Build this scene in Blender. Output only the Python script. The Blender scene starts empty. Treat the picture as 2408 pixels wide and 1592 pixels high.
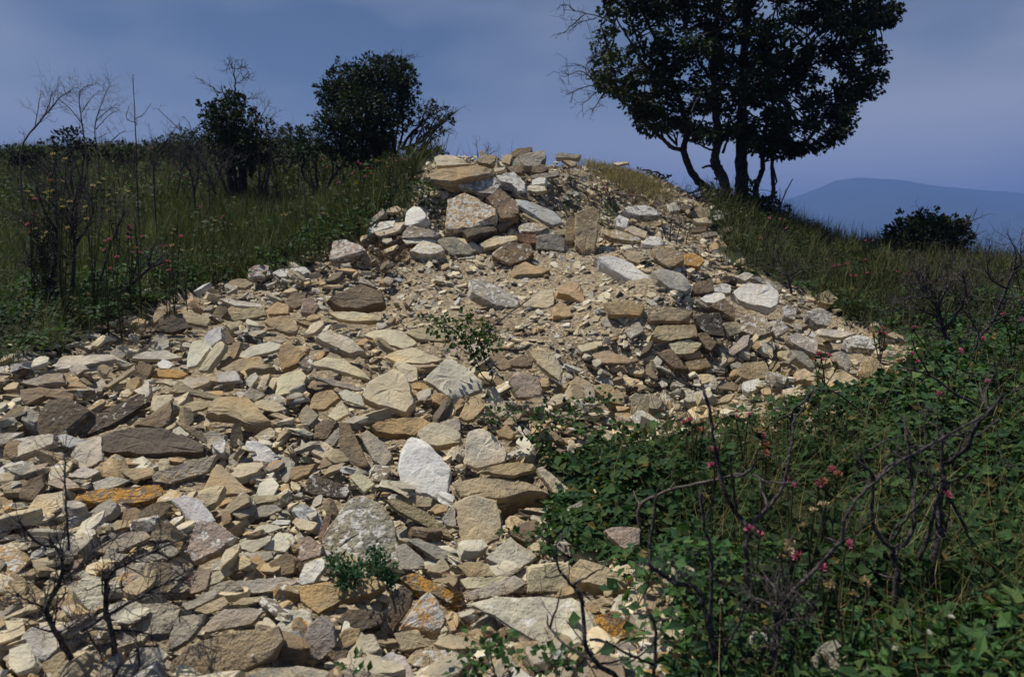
import bpy, math, random
import numpy as np
from mathutils import Matrix, Vector

R = math.radians
rs = np.random.RandomState(7)
random.seed(7)
scene = bpy.context.scene
COL = scene.collection

# ---------------------------------------------------------------- camera
W0, H0 = 2408.0, 1592.0            # image pixel frame that positions and outlines are traced in
LENS = 28.0
F = LENS / 36.0 * W0
HORIZON = 568.0
PITCH = math.atan((H0 / 2 - HORIZON) / F)
EYE = np.array([0.0, 0.0, 1.5])
cam_d = bpy.data.cameras.new('camera')
cam_d.lens = LENS; cam_d.sensor_width = 36.0; cam_d.sensor_fit = 'HORIZONTAL'
cam_d.clip_start = 0.05; cam_d.clip_end = 20000
cam_d.dof.use_dof = True; cam_d.dof.focus_distance = 5.6; cam_d.dof.aperture_fstop = 3.2
cam = bpy.data.objects.new('camera', cam_d); COL.objects.link(cam)
cam.location = EYE; cam.rotation_euler = (math.pi / 2 - PITCH, 0, 0)
scene.camera = cam

# ---------------------------------------------------------------- world, sun, exposure
SUN = Vector((-0.42, 0.10, 0.90)).normalized()
world = bpy.data.worlds.new('World'); scene.world = world; world.use_nodes = True
wn = world.node_tree; wn.nodes.clear()
def wnode(t, **k):
    n = wn.nodes.new(t)
    for a, b in k.items(): setattr(n, a, b)
    return n
w_out = wnode('ShaderNodeOutputWorld'); w_bg = wnode('ShaderNodeBackground')
w_sky = wnode('ShaderNodeTexSky', sky_type='NISHITA', sun_disc=False)
w_sky.sun_elevation = math.asin(SUN.z); w_sky.sun_rotation = math.atan2(SUN.x, SUN.y)
w_sky.altitude = 900; w_sky.air_density = 1.0; w_sky.dust_density = 0.6; w_sky.ozone_density = 2.0
w_tc = wnode('ShaderNodeTexCoord'); w_map = wnode('ShaderNodeMapping')
w_map.inputs['Location'].default_value = (2.7, 5.0, 1.0)
w_map.inputs['Scale'].default_value = (1.0, 1.0, 2.6)
w_no = wnode('ShaderNodeTexNoise'); w_no.inputs['Scale'].default_value = 2.1; w_no.inputs['Detail'].default_value = 3.6; w_no.inputs['Roughness'].default_value = 0.48
w_rmp = wnode('ShaderNodeValToRGB')
w_rmp.color_ramp.elements[0].position = 0.38; w_rmp.color_ramp.elements[0].color = (0.0, 0.0, 0.0, 1)
w_rmp.color_ramp.elements[1].position = 0.72; w_rmp.color_ramp.elements[1].color = (0.85, 0.85, 0.85, 1)
w_mul = wnode('ShaderNodeMixRGB', blend_type='MULTIPLY'); w_mul.inputs[0].default_value = 1.0
w_mul.inputs[2].default_value = (0.86, 0.92, 0.96, 1)
w_mix = wnode('ShaderNodeMixRGB'); w_mix.inputs[2].default_value = (8.5, 9.1, 10.9, 1)   # thin lavender cloud
L = wn.links.new
L(w_tc.outputs['Generated'], w_map.inputs[0]); L(w_map.outputs[0], w_no.inputs['Vector'])
w_sep = wnode('ShaderNodeSeparateXYZ'); L(w_tc.outputs['Generated'], w_sep.inputs[0])      # cloud banks thicken towards the horizon
w_low = wnode('ShaderNodeMapRange'); w_low.inputs[1].default_value = 0.0; w_low.inputs[2].default_value = 0.22; w_low.inputs[3].default_value = 0.19; w_low.inputs[4].default_value = -0.04
L(w_sep.outputs[2], w_low.inputs[0])
w_add = wnode('ShaderNodeMath', operation='ADD'); L(w_no.outputs['Fac'], w_add.inputs[0]); L(w_low.outputs[0], w_add.inputs[1])
L(w_add.outputs[0], w_rmp.inputs[0]); L(w_rmp.outputs[0], w_mix.inputs[0])
L(w_sky.outputs[0], w_mul.inputs[1]); L(w_mul.outputs[0], w_mix.inputs[1])
L(w_mix.outputs[0], w_bg.inputs[0]); L(w_bg.outputs[0], w_out.inputs[0])
w_bg.inputs[1].default_value = 0.05
sun_d = bpy.data.lights.new('sun', 'SUN'); sun_d.energy = 5.0; sun_d.angle = R(0.6); sun_d.color = (1.0, 0.94, 0.83)
sun = bpy.data.objects.new('sun', sun_d); COL.objects.link(sun)
sun.rotation_euler = SUN.to_track_quat('Z', 'Y').to_euler()
vs = scene.view_settings
vs.view_transform = 'Standard'; vs.look = 'None'; vs.exposure = 0.08; vs.gamma = 1.0; vs.use_curve_mapping = False
scene.cycles.use_denoising = True
scene.cycles.max_bounces = 6; scene.cycles.diffuse_bounces = 3; scene.cycles.transparent_max_bounces = 4
scene.cycles.volume_bounces = 0

# ---------------------------------------------------------------- image pixel to scene helpers
cp, sp = math.cos(PITCH), math.sin(PITCH)
FW = np.array([0, cp, -sp]); UPV = np.array([0, sp, cp]); RT = np.array([1.0, 0, 0])
def ray(px, py):
    px = np.asarray(px, float); py = np.asarray(py, float)
    d = FW + ((px - W0 / 2) / F)[..., None] * RT + ((H0 / 2 - py) / F)[..., None] * UPV
    return d / d[..., 1:2]                 # scaled so that Y advances by 1
def at(px, py, Y):
    return EYE + ray(px, py) * np.asarray(Y, float)[..., None]
def proj(P):
    q = np.asarray(P, float) - EYE
    z = q @ FW
    return W0 / 2 + F * (q @ RT) / z, H0 / 2 - F * (q @ UPV) / z

CTRL = [(1204,1592,2.6),(600,1592,2.6),(0,1592,2.55),(1700,1592,2.5),(2408,1592,2.3),
 (0,1300,3.4),(500,1300,3.5),(900,1300,3.55),(1300,1300,3.6),(1800,1300,3.3),(2400,1250,3.1),
 (0,1050,4.5),(500,1050,4.7),(900,1050,4.8),(1250,1050,4.9),(1600,1080,4.7),(2000,1050,4.5),(2400,1000,4.4),
 (0,880,5.6),(400,850,6.1),(800,850,6.2),(1150,850,6.3),(1800,900,6.1),(2100,860,6.3),(2400,820,6.2),
 (0,770,6.9),(300,760,7.1),(650,720,7.8),(950,720,7.9),(1250,720,7.9),(1500,722,7.1),(1600,716,7.1),(1700,728,7.3),(1480,865,6.65),(1600,880,6.65),(1720,865,6.85),(1560,655,8.7),(1850,740,7.9),(2150,750,8.2),(2400,745,8.0),
 (850,605,9.2),(1050,590,9.4),(1300,600,9.3),(1550,610,9.1),(1750,625,9.8),
 (1050,480,9.95),(1250,480,9.95),(1060,565,9.65),(1250,570,9.6),(1400,560,9.8),(1450,505,10.6),(1650,535,11.5),
 (1040,392,10.25),(1200,376,10.5),(1130,372,11.4),(1300,378,11.8),(1400,388,13),(1580,432,14),(1690,475,15),(1820,530,15.5),
 (1950,650,11),(2150,650,11.5),(2350,655,11.5),(2000,590,15),(2200,612,15),(2408,635,14.5),
 (300,620,10),(600,600,10.5),(50,620,10),(300,500,14),(600,490,14.5),(880,490,13.5),(100,440,19),(400,405,21),(700,400,22),(950,405,20),
 (100,362,26),(500,355,27),(800,362,26)]
_c = np.array(CTRL, float)
CP = at(_c[:, 0], _c[:, 1], _c[:, 2])
EXTRA = np.array([(3, 20, 1.6), (8, 20, 0.6), (14, 20, 0.2), (2, 26, 0.8), (9, 28, -1.2), (20, 24, -1.5), (16, 33, -4), (3, 34, -1.0),
  (-14, 36, 4.4), (-5, 36, 4.1), (-24, 30, 4.9), (-3, 0, -0.1), (0, 0, -0.05), (3, 0, -0.1), (-6, -4, -0.4), (6, -4, -0.5), (0, -4, -0.3),
  (-9, 4, 0.4), (9, 4, 0.2), (12, 10, 0.7), (-13, 10, 1.3), (-20, 18, 2.8), (16, 15, 0.9), (-14, 2, 0.3), (15, 2, 0.1)], float)
CP = np.vstack([CP, EXTRA])
def _tps(d2): return np.where(d2 > 1e-9, 0.5 * d2 * np.log(np.maximum(d2, 1e-9)), 0.0)
n_ = len(CP)
K = _tps(((CP[:, None, :2] - CP[None, :, :2]) ** 2).sum(-1)) + np.eye(n_) * 0.02
Pm = np.hstack([np.ones((n_, 1)), CP[:, :2]])
A_ = np.vstack([np.hstack([K, Pm]), np.hstack([Pm.T, np.zeros((3, 3))])])
SOL = np.linalg.solve(A_, np.concatenate([CP[:, 2], np.zeros(3)]))
class Noise:                                # smooth value noise from a lattice
    def __init__(s, seed): s.t = np.random.RandomState(seed).rand(64, 64)
    def __call__(s, x, y):
        x = np.asarray(x, float); y = np.asarray(y, float)
        xi = np.floor(x).astype(int); yi = np.floor(y).astype(int)
        fx = x - xi; fy = y - yi; fx = fx * fx * (3 - 2 * fx); fy = fy * fy * (3 - 2 * fy)
        g = lambda a, b: s.t[a % 64, b % 64]
        return (g(xi, yi) * (1 - fx) + g(xi + 1, yi) * fx) * (1 - fy) + (g(xi, yi + 1) * (1 - fx) + g(xi + 1, yi + 1) * fx) * fy
NZ = [Noise(i) for i in range(8)]
def fbm(x, y, k=0):
    return (NZ[k](x, y) * 0.55 + NZ[(k + 1) % 8](x * 2.1, y * 2.1) * 0.3 + NZ[(k + 2) % 8](x * 4.3, y * 4.3) * 0.15) - 0.5
def near_h(x, y):
    x = np.asarray(x, float); y = np.asarray(y, float)
    d2 = (x[..., None] - CP[:, 0]) ** 2 + (y[..., None] - CP[:, 1]) ** 2
    return _tps(d2) @ SOL[:n_] + SOL[n_] + SOL[n_ + 1] * x + SOL[n_ + 2] * y
def ground_h(x, y):
    x = np.asarray(x, float); y = np.asarray(y, float)
    r = np.hypot(x, y - 12)
    xn = np.clip(x, -26, 26); yn = np.clip(y, -8, 38)
    h = near_h(xn, yn) + 0.10 * fbm(x * 1.3, y * 1.3)
    # beyond the ridge: ground drops to a wide valley
    far = -6 - 110 * (1 - np.exp(-np.maximum(r - 30, 0) / 260.0)) + 26 * fbm(x / 90.0, y / 90.0, 3)
    w = np.clip((r - 24) / 34.0, 0, 1); w = w * w * (3 - 2 * w)
    return h * (1 - w) + far * w
# fast lookup grid for the near ground
GX = np.arange(-24, 24.01, 0.1); GY = np.arange(-4, 40.01, 0.1)
_gx, _gy = np.meshgrid(GX, GY)
GH = np.vstack([ground_h(_gx[i:i + 20], _gy[i:i + 20]) for i in range(0, len(GY), 20)])
def H(x, y):
    x = np.asarray(x, float); y = np.asarray(y, float)
    fx = np.clip((x - GX[0]) / 0.1, 0, len(GX) - 1.001); fy = np.clip((y - GY[0]) / 0.1, 0, len(GY) - 1.001)
    xi = fx.astype(int); yi = fy.astype(int); fx = fx - xi; fy = fy - yi
    return (GH[yi, xi] * (1 - fx) + GH[yi, xi + 1] * fx) * (1 - fy) + (GH[yi + 1, xi] * (1 - fx) + GH[yi + 1, xi + 1] * fx) * fy
def Hn(x, y):
    e = 0.15
    gx = (H(x + e, y) - H(x - e, y)) / (2 * e); gy = (H(x, y + e) - H(x, y - e)) / (2 * e)
    n = np.stack([-gx, -gy, np.ones_like(gx)], -1)
    return n / np.linalg.norm(n, axis=-1, keepdims=True)
_ys = np.concatenate([np.arange(1.2, 12, 0.03), np.arange(12, 38, 0.1)])
def hit(px, py):
    """where the line of sight through a pixel meets the ground (Y distance, nan if none)"""
    px = np.atleast_1d(np.asarray(px, float)); py = np.atleast_1d(np.asarray(py, float))
    out = np.full(px.shape, np.nan)
    for a in range(0, len(px), 4000):
        d = ray(px[a:a + 4000], py[a:a + 4000])
        P = EYE + d[:, None, :] * _ys[None, :, None]
        below = P[..., 2] < H(P[..., 0], P[..., 1])
        k = below.argmax(1); ok = below.any(1)
        out[a:a + 4000] = np.where(ok, _ys[k], np.nan)
    return out
def on_ground(px, py, default=20.0):
    Y = hit(px, py)[0]
    if np.isnan(Y): Y = default
    p = at(px, py, Y); p[2] = float(H(p[0], p[1]))
    return p
def inpoly(x, y, poly):
    x = np.asarray(x); y = np.asarray(y); c = np.zeros(x.shape, bool)
    n = len(poly); j = n - 1
    for i in range(n):
        xi, yi = poly[i]; xj, yj = poly[j]
        if yi != yj:
            c ^= ((yi > y) != (yj > y)) & (x < (xj - xi) * (y - yi) / (yj - yi) + xi)
        j = i
    return c
MOUND = [(-700,870),(0,845),(200,800),(330,725),(540,655),(700,620),(800,565),(880,520),(960,470),(1000,420),(1010,300),(1200,250),(1400,300),(1560,405),
 (1650,455),(1700,500),(1700,580),(1780,650),(1900,690),(2000,745),(2150,800),(2210,850),(2170,950),(2000,1005),(1850,1035),(1600,1060),(1480,1050),
 (1270,1040),(1250,1090),(1330,1180),(1290,1255),(1480,1310),(1560,1400),(1600,1470),(1600,1900),(-700,1900)]
def stony(x, y):
    """1 on the stone heap, 0 on the grown-over ground"""
    x = np.asarray(x, float); y = np.asarray(y, float)
    P = np.stack([x, y, H(x, y)], -1)
    yy = np.maximum(P[..., 1], 0.4); P[..., 1] = yy
    px, py = proj(P)
    px = px + 110 * fbm(x * 2.6, y * 2.6, 2); py = py + 60 * fbm(x * 2.6 + 9, y * 2.6, 4)
    m = inpoly(px, py, MOUND) & (y < 16)
    back = (y > 10) & (y < 15) & (np.abs(x - 0.9 - (y - 10) * 0.3) < 1.4)
    return m | back

# ---------------------------------------------------------------- mesh helpers
def mesh_np(name, V, T, attrs=None, smooth=False):
    me = bpy.data.meshes.new(name)
    V = np.ascontiguousarray(V, np.float32); T = np.ascontiguousarray(T, np.int32)
    me.vertices.add(len(V)); me.vertices.foreach_set('co', V.ravel())
    k = T.shape[1]
    me.loops.add(T.size); me.loops.foreach_set('vertex_index', T.ravel())
    me.polygons.add(len(T)); me.polygons.foreach_set('loop_start', np.arange(0, T.size, k, dtype=np.int32))
    me.polygons.foreach_set('use_smooth', np.full(len(T), smooth, bool))
    if attrs:
        for an, av in attrs.items():
            at_ = me.attributes.new(an, 'FLOAT_COLOR', 'POINT')
            av = np.asarray(av, np.float32)
            if av.ndim == 1: av = np.tile(av, (len(V), 1))
            if av.shape[1] == 3: av = np.hstack([av, np.ones((len(av), 1), np.float32)])
            at_.data.foreach_set('color', np.ascontiguousarray(av, np.float32).ravel())
    me.update(); me.validate()
    return me
def link(name, me, mat=None, parent=None, loc=None):
    o = bpy.data.objects.new(name, me); COL.objects.link(o)
    if me is not None and mat is not None and len(me.materials) == 0: me.materials.append(mat)
    if parent is not None: o.parent = parent
    if loc is not None: o.location = loc
    return o
def tag(o, label=None, cat=None, group=None, kind=None):
    if label: o['label'] = label
    if cat: o['category'] = cat
    if group: o['group'] = group
    if kind: o['kind'] = kind
    return o
def empty(name, loc, label, cat, group=None):
    o = bpy.data.objects.new(name, None); COL.objects.link(o); o.location = [float(v) for v in loc]
    o.empty_display_size = 0.1
    return tag(o, label, cat, group)
class MB:
    """collects triangles (with a colour per vertex) for one mesh"""
    def __init__(s): s.V = []; s.T = []; s.C = []; s.n = 0
    def add(s, V, T, c=(1, 1, 1)):
        V = np.asarray(V, float)
        if len(V) == 0: return
        c = np.asarray(c, float)
        if c.ndim == 1: c = np.tile(c, (len(V), 1))
        s.V.append(V); s.T.append(np.asarray(T, int) + s.n); s.C.append(c); s.n += len(V)
    def tube(s, pts, r, sides=6, c=(1, 1, 1)):
        pts = np.asarray(pts, float); m = len(pts); r = np.broadcast_to(np.asarray(r, float), (m,))
        tan = np.gradient(pts, axis=0); tan /= np.linalg.norm(tan, axis=1, keepdims=True) + 1e-9
        ref = np.array([0.3, 0.9, 0.2]); a = np.cross(tan, ref); a /= np.linalg.norm(a, axis=1, keepdims=True) + 1e-9
        b = np.cross(tan, a)
        th = np.linspace(0, 2 * math.pi, sides, endpoint=False)
        ring = pts[:, None] + r[:, None, None] * (np.cos(th)[None, :, None] * a[:, None] + np.sin(th)[None, :, None] * b[:, None])
        V = np.vstack([ring.reshape(-1, 3), pts[:1], pts[-1:]])
        i = np.arange(m - 1)[:, None] * sides; k = np.arange(sides)[None, :]; k2 = (k + 1) % sides
        q = np.stack([i + k, i + k2, i + sides + k2, i + sides + k], -1).reshape(-1, 4)
        T = np.vstack([q[:, [0, 1, 2]], q[:, [0, 2, 3]]])
        k = np.arange(sides)
        cap0 = np.stack([np.full(sides, m * sides), (k + 1) % sides, k], -1)
        e = (m - 1) * sides
        cap1 = np.stack([np.full(sides, m * sides + 1), e + k, e + (k + 1) % sides], -1)
        s.add(V, np.vstack([T, cap0, cap1]), c)
    def leaves(s, P, D, N, size, width=0.36, c=(0.06, 0.1, 0.03), fold=0.12):
        P = np.asarray(P, float); n = len(P)
        if n == 0: return
        D = D / (np.linalg.norm(D, axis=1, keepdims=True) + 1e-9)
        S = np.cross(D, N); S /= np.linalg.norm(S, axis=1, keepdims=True) + 1e-9
        N = np.cross(S, D)
        z = np.broadcast_to(np.asarray(size, float), (n,))[:, None]
        V = np.stack([P, P + D * z * .55 - N * z * .03, P + D * z - N * z * .12, P + D * z * .42 - S * z * width + N * z * fold, P + D * z * .42 + S * z * width + N * z * fold], 1)
        T0 = np.array([[0, 4, 1], [4, 2, 1], [0, 1, 3], [3, 1, 2]])
        T = (np.arange(n)[:, None, None] * 5 + T0[None]).reshape(-1, 3)
        c = np.asarray(c, float)
        if c.ndim == 1: c = np.tile(c, (n, 1))
        s.add(V.reshape(-1, 3), T, np.repeat(c, 5, axis=0))
    def blades(s, P, D, size, width, bend, c):
        P = np.asarray(P, float); n = len(P)
        if n == 0: return
        D = D / (np.linalg.norm(D, axis=1, keepdims=True) + 1e-9)
        a = rs.rand(n) * 2 * math.pi
        S = np.stack([np.cos(a), np.sin(a), np.zeros(n)], 1)
        B = np.cross(S, D)
        z = np.broadcast_to(np.asarray(size, float), (n,))[:, None]; w = np.broadcast_to(np.asarray(width, float), (n,))[:, None]
        V = np.stack([P - S * w, P + S * w, P + D * z * .55 + B * z * bend * .25 - S * w * .75, P + D * z * .55 + B * z * bend * .25 + S * w * .75, P + D * z + B * z * bend], 1)
        T0 = np.array([[0, 1, 3], [0, 3, 2], [2, 3, 4]])
        T = (np.arange(n)[:, None, None] * 5 + T0[None]).reshape(-1, 3)
        c = np.asarray(c, float)
        if c.ndim == 1: c = np.tile(c, (n, 1))
        s.add(V.reshape(-1, 3), T, np.repeat(c, 5, axis=0))
    def build(s, name, mat, parent=None, origin=None, smooth=False):
        V = np.vstack(s.V)
        if origin is not None: V = V - np.asarray(origin, float)
        me = mesh_np(name, V, np.vstack(s.T), {'tint': np.vstack(s.C)}, smooth)
        return link(name, me, mat, parent)
def runit(n):
    v = rs.randn(n, 3); return v / np.linalg.norm(v, axis=1, keepdims=True)

# ---------------------------------------------------------------- materials
def new_mat(name):
    m = bpy.data.materials.new(name); m.use_nodes = True
    nt = m.node_tree; b = nt.nodes['Principled BSDF']
    b.inputs['Specular IOR Level'].default_value = 0.25
    return m, nt, b
def nd(nt, t, ins=None, **k):
    n = nt.nodes.new(t)
    for a, b in k.items(): setattr(n, a, b)
    for a, b in (ins or {}).items():
        if hasattr(b, 'is_output'): nt.links.new(b, n.inputs[a])
        else: n.inputs[a].default_value = b
    return n
def math_n(nt, op, a, b=0.0, c=None, clamp=False):
    n = nt.nodes.new('ShaderNodeMath'); n.operation = op; n.use_clamp = clamp
    for i, v in enumerate((a, b) if c is None else (a, b, c)):
        if hasattr(v, 'is_output'): nt.links.new(v, n.inputs[i])
        else: n.inputs[i].default_value = v
    return n.outputs[0]
def mixc(nt, fac, a, b, blend='MIX'):
    n = nt.nodes.new('ShaderNodeMixRGB'); n.blend_type = blend
    for i, v in enumerate((fac, a, b)):
        if hasattr(v, 'is_output'): nt.links.new(v, n.inputs[i])
        else: n.inputs[i].default_value = v if i == 0 else (*v, 1) if len(v) == 3 else v
    return n.outputs[0]
def ramp(nt, v, lo, hi, a=0.0, b=1.0):
    n = nt.nodes.new('ShaderNodeMapRange'); n.interpolation_type = 'SMOOTHSTEP'
    for i, x in enumerate((v, lo, hi, a, b)):
        if hasattr(x, 'is_output'): nt.links.new(x, n.inputs[i])
        else: n.inputs[i].default_value = x
    return n.outputs[0]
def noise(nt, vec, scale, detail=4, rough=0.55, dist=0.0):
    n = nd(nt, 'ShaderNodeTexNoise', {'Vector': vec, 'Scale': scale, 'Detail': detail, 'Roughness': rough, 'Distortion': dist})
    return n.outputs['Fac']

def stone_material():
    m, nt, b = new_mat('weathered_sandstone')
    tc = nd(nt, 'ShaderNodeTexCoord'); oi = nd(nt, 'ShaderNodeObjectInfo')
    off = nd(nt, 'ShaderNodeVectorMath', {0: tc.outputs['Object'], 1: (0, 0, 0)}, operation='ADD')
    k = math_n(nt, 'MULTIPLY', oi.outputs['Random'], 37.0)
    cmb = nd(nt, 'ShaderNodeCombineXYZ', {0: k, 1: k, 2: 0.0}); nt.links.new(cmb.outputs[0], off.inputs[1])
    v = off.outputs[0]
    tint = nd(nt, 'ShaderNodeAttribute', attribute_name='tint').outputs['Color']
    wear = nd(nt, 'ShaderNodeSeparateColor', {0: nd(nt, 'ShaderNodeAttribute', attribute_name='wear').outputs['Color']})
    n1 = noise(nt, v, 5.5, 6, 0.6); n2 = noise(nt, v, 26, 5, 0.62); n3 = noise(nt, v, 95, 3, 0.6); n4 = noise(nt, v, 2.2, 3, 0.5)
    c = mixc(nt, math_n(nt, 'MULTIPLY_ADD', wear.outputs[2], 1.6, 0.42, clamp=True), tint, mixc(nt, 1.0, tint, mixc(nt, ramp(nt, n1, 0.3, 0.72), (0.52, 0.52, 0.54), (1.28, 1.22, 1.10)), 'MULTIPLY'))
    c = mixc(nt, ramp(nt, n4, 0.48, 0.72, 0, 0.5), c, mixc(nt, 1.0, c, (0.95, 0.76, 0.50), 'MULTIPLY'))      # iron stain
    c = mixc(nt, math_n(nt, 'MULTIPLY', ramp(nt, n2, 0.52, 0.7), 0.45), c, mixc(nt, 1.0, c, (0.6, 0.58, 0.55), 'MULTIPLY'))
    # strata: thin bands along the bedding, seen on the broken edges
    sep = nd(nt, 'ShaderNodeSeparateXYZ', {0: v})
    st = nd(nt, 'ShaderNodeCombineXYZ', {0: math_n(nt, 'MULTIPLY', sep.outputs[0], 5.0), 1: math_n(nt, 'MULTIPLY', sep.outputs[1], 5.0), 2: math_n(nt, 'MULTIPLY', sep.outputs[2], 90.0)})
    n5 = noise(nt, st.outputs[0], 1.0, 4, 0.6)
    c = mixc(nt, ramp(nt, n5, 0.5, 0.68, 0, 0.35), c, mixc(nt, 1.0, c, (0.7, 0.62, 0.5), 'MULTIPLY'))
    # grime and pits
    pit = ramp(nt, n2, 0.6, 0.66)
    c = mixc(nt, math_n(nt, 'MULTIPLY', math_n(nt, 'MULTIPLY', pit, wear.outputs[2]), 0.85, clamp=True), c, (0.05, 0.045, 0.035))
    c = mixc(nt, math_n(nt, 'MULTIPLY', ramp(nt, n1, 0.42, 0.62), math_n(nt, 'MULTIPLY', wear.outputs[2], 0.6)), c, mixc(nt, 1.0, c, (0.42, 0.39, 0.34), 'MULTIPLY'))
    # lichens: white crusts and orange rosettes
    wl = noise(nt, v, 21, 6, 0.66, 0.4)
    thr = math_n(nt, 'SUBTRACT', 0.69, math_n(nt, 'MULTIPLY', wear.outputs[0], 0.34))
    wf = ramp(nt, wl, thr, math_n(nt, 'ADD', thr, 0.045))
    c = mixc(nt, math_n(nt, 'MULTIPLY', wf, ramp(nt, wear.outputs[0], 0.02, 0.1, 0, 0.9)), c, (0.62, 0.60, 0.55))
    ol = noise(nt, v, 19, 6, 0.72, 0.5)
    thr2 = math_n(nt, 'SUBTRACT', 0.665, math_n(nt, 'MULTIPLY', wear.outputs[1], 0.31))
    of = math_n(nt, 'MULTIPLY', ramp(nt, ol, thr2, math_n(nt, 'ADD', thr2, 0.13)), ramp(nt, n3, 0.3, 0.52, 0.35, 1.0))
    c = mixc(nt, math_n(nt, 'MULTIPLY', of, ramp(nt, wear.outputs[1], 0.02, 0.1, 0, 0.9)), c, mixc(nt, n3, (0.50, 0.22, 0.025), (0.62, 0.34, 0.06)))
    nt.links.new(c, b.inputs['Base Color'])
    b.inputs['Roughness'].default_value = 0.88
    h = math_n(nt, 'ADD', math_n(nt, 'MULTIPLY', n2, 1.0), math_n(nt, 'MULTIPLY', n3, 0.35))
    h = math_n(nt, 'ADD', h, math_n(nt, 'MULTIPLY', n5, 0.7))
    h = math_n(nt, 'ADD', h, math_n(nt, 'MULTIPLY', n1, 1.4))
    bp = nd(nt, 'ShaderNodeBump', {'Height': h, 'Strength': math_n(nt, 'MULTIPLY_ADD', wear.outputs[2], 1.3, 0.42, clamp=True), 'Distance': 0.022})
    nt.links.new(bp.outputs[0], b.inputs['Normal'])
    return m
M_STONE = stone_material()

def plant_material(name, rough=0.6, trans=0.25, spec=0.3):
    m, nt, b = new_mat(name)
    tint = nd(nt, 'ShaderNodeAttribute', attribute_name='tint').outputs['Color']
    geo = nd(nt, 'ShaderNodeNewGeometry')
    n = noise(nt, geo.outputs['Position'], 30, 2)
    c = mixc(nt, 1.0, tint, mixc(nt, n, (0.7, 0.75, 0.7), (1.3, 1.25, 1.2)), 'MULTIPLY')
    nt.links.new(c, b.inputs['Base Color']); b.inputs['Roughness'].default_value = rough
    b.inputs['Specular IOR Level'].default_value = spec
    if trans > 0:
        out = nt.nodes['Material Output']
        t = nd(nt, 'ShaderNodeBsdfTranslucent', {'Color': mixc(nt, 1.0, c, (0.9, 1.1, 0.4), 'MULTIPLY')})
        mx = nd(nt, 'ShaderNodeMixShader', {0: trans, 1: b.outputs[0], 2: t.outputs[0]})
        nt.links.new(mx.outputs[0], out.inputs[0])
    return m
M_LEAF = plant_material('leaf_green', 0.65, 0.3, 0.15)
M_TREELEAF = plant_material('tree_leaf', 0.65, 0.18, 0.2)
M_GRASS = plant_material('grass_blade', 0.7, 0.2, 0.15)
M_FLOWER = plant_material('flower_petal', 0.7, 0.2, 0.1)
M_FOREST = plant_material('far_forest', 0.95, 0.0, 0.0)

def bark_material(name, a, bcol, scale):
    m, nt, b = new_mat(name)
    geo = nd(nt, 'ShaderNodeNewGeometry')
    n = noise(nt, geo.outputs['Position'], scale, 5, 0.65); n2 = noise(nt, geo.outputs['Position'], scale * 0.2, 3)
    c = mixc(nt, ramp(nt, n, 0.4, 0.7), a, bcol); c = mixc(nt, ramp(nt, n2, 0.5, 0.7, 0, 0.5), c, bcol)
    nt.links.new(c, b.inputs['Base Color']); b.inputs['Roughness'].default_value = 0.8
    bp = nd(nt, 'ShaderNodeBump', {'Height': n, 'Strength': 0.6, 'Distance': 0.01}); nt.links.new(bp.outputs[0], b.inputs['Normal'])
    return m
M_CHAR = bark_material('charred_bark', (0.012, 0.010, 0.010), (0.13, 0.11, 0.11), 70)
M_BARK = bark_material('tree_bark', (0.022, 0.019, 0.016), (0.06, 0.052, 0.045), 22)
M_DRYTWIG = bark_material('dry_twig', (0.07, 0.055, 0.048), (0.15, 0.125, 0.11), 60)

def ground_material():
    m, nt, b = new_mat('ground_soil')
    geo = nd(nt, 'ShaderNodeNewGeometry'); p = geo.outputs['Position']
    st = nd(nt, 'ShaderNodeSeparateColor', {0: nd(nt, 'ShaderNodeAttribute', attribute_name='tint').outputs['Color']}).outputs[0]
    n1 = noise(nt, p, 3, 6, 0.6); n2 = noise(nt, p, 38, 5, 0.65); n3 = noise(nt, p, 0.02, 6, 0.6)
    vor = nd(nt, 'ShaderNodeTexVoronoi', {'Vector': p, 'Scale': 42.0})
    grit = mixc(nt, ramp(nt, n2, 0.35, 0.7), (0.15, 0.122, 0.088), (0.48, 0.415, 0.31))
    vg = nd(nt, 'ShaderNodeSeparateColor', {0: vor.outputs['Color']}).outputs[0]
    grit = mixc(nt, 1.0, grit, mixc(nt, vg, (0.55, 0.53, 0.5), (1.25, 1.2, 1.1)), 'MULTIPLY')
    grit = mixc(nt, ramp(nt, n1, 0.5, 0.75, 0, 0.4), grit, (0.24, 0.19, 0.13))
    turf = mixc(nt, n2, (0.018, 0.022, 0.010), (0.055, 0.055, 0.026))
    turf = mixc(nt, ramp(nt, n3, 0.4, 0.62), turf, (0.03, 0.05, 0.018))
    c = mixc(nt, ramp(nt, math_n(nt, 'ADD', st, math_n(nt, 'MULTIPLY', math_n(nt, 'SUBTRACT', n1, 0.5), 0.6)), 0.35, 0.65), turf, grit)
    nt.links.new(c, b.inputs['Base Color']); b.inputs['Roughness'].default_value = 0.95
    bp = nd(nt, 'ShaderNodeBump', {'Height': math_n(nt, 'ADD', n2, vor.outputs['Distance']), 'Strength': 0.7, 'Distance': 0.02})
    nt.links.new(bp.outputs[0], b.inputs['Normal'])
    return m
M_GROUND = ground_material()

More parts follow.
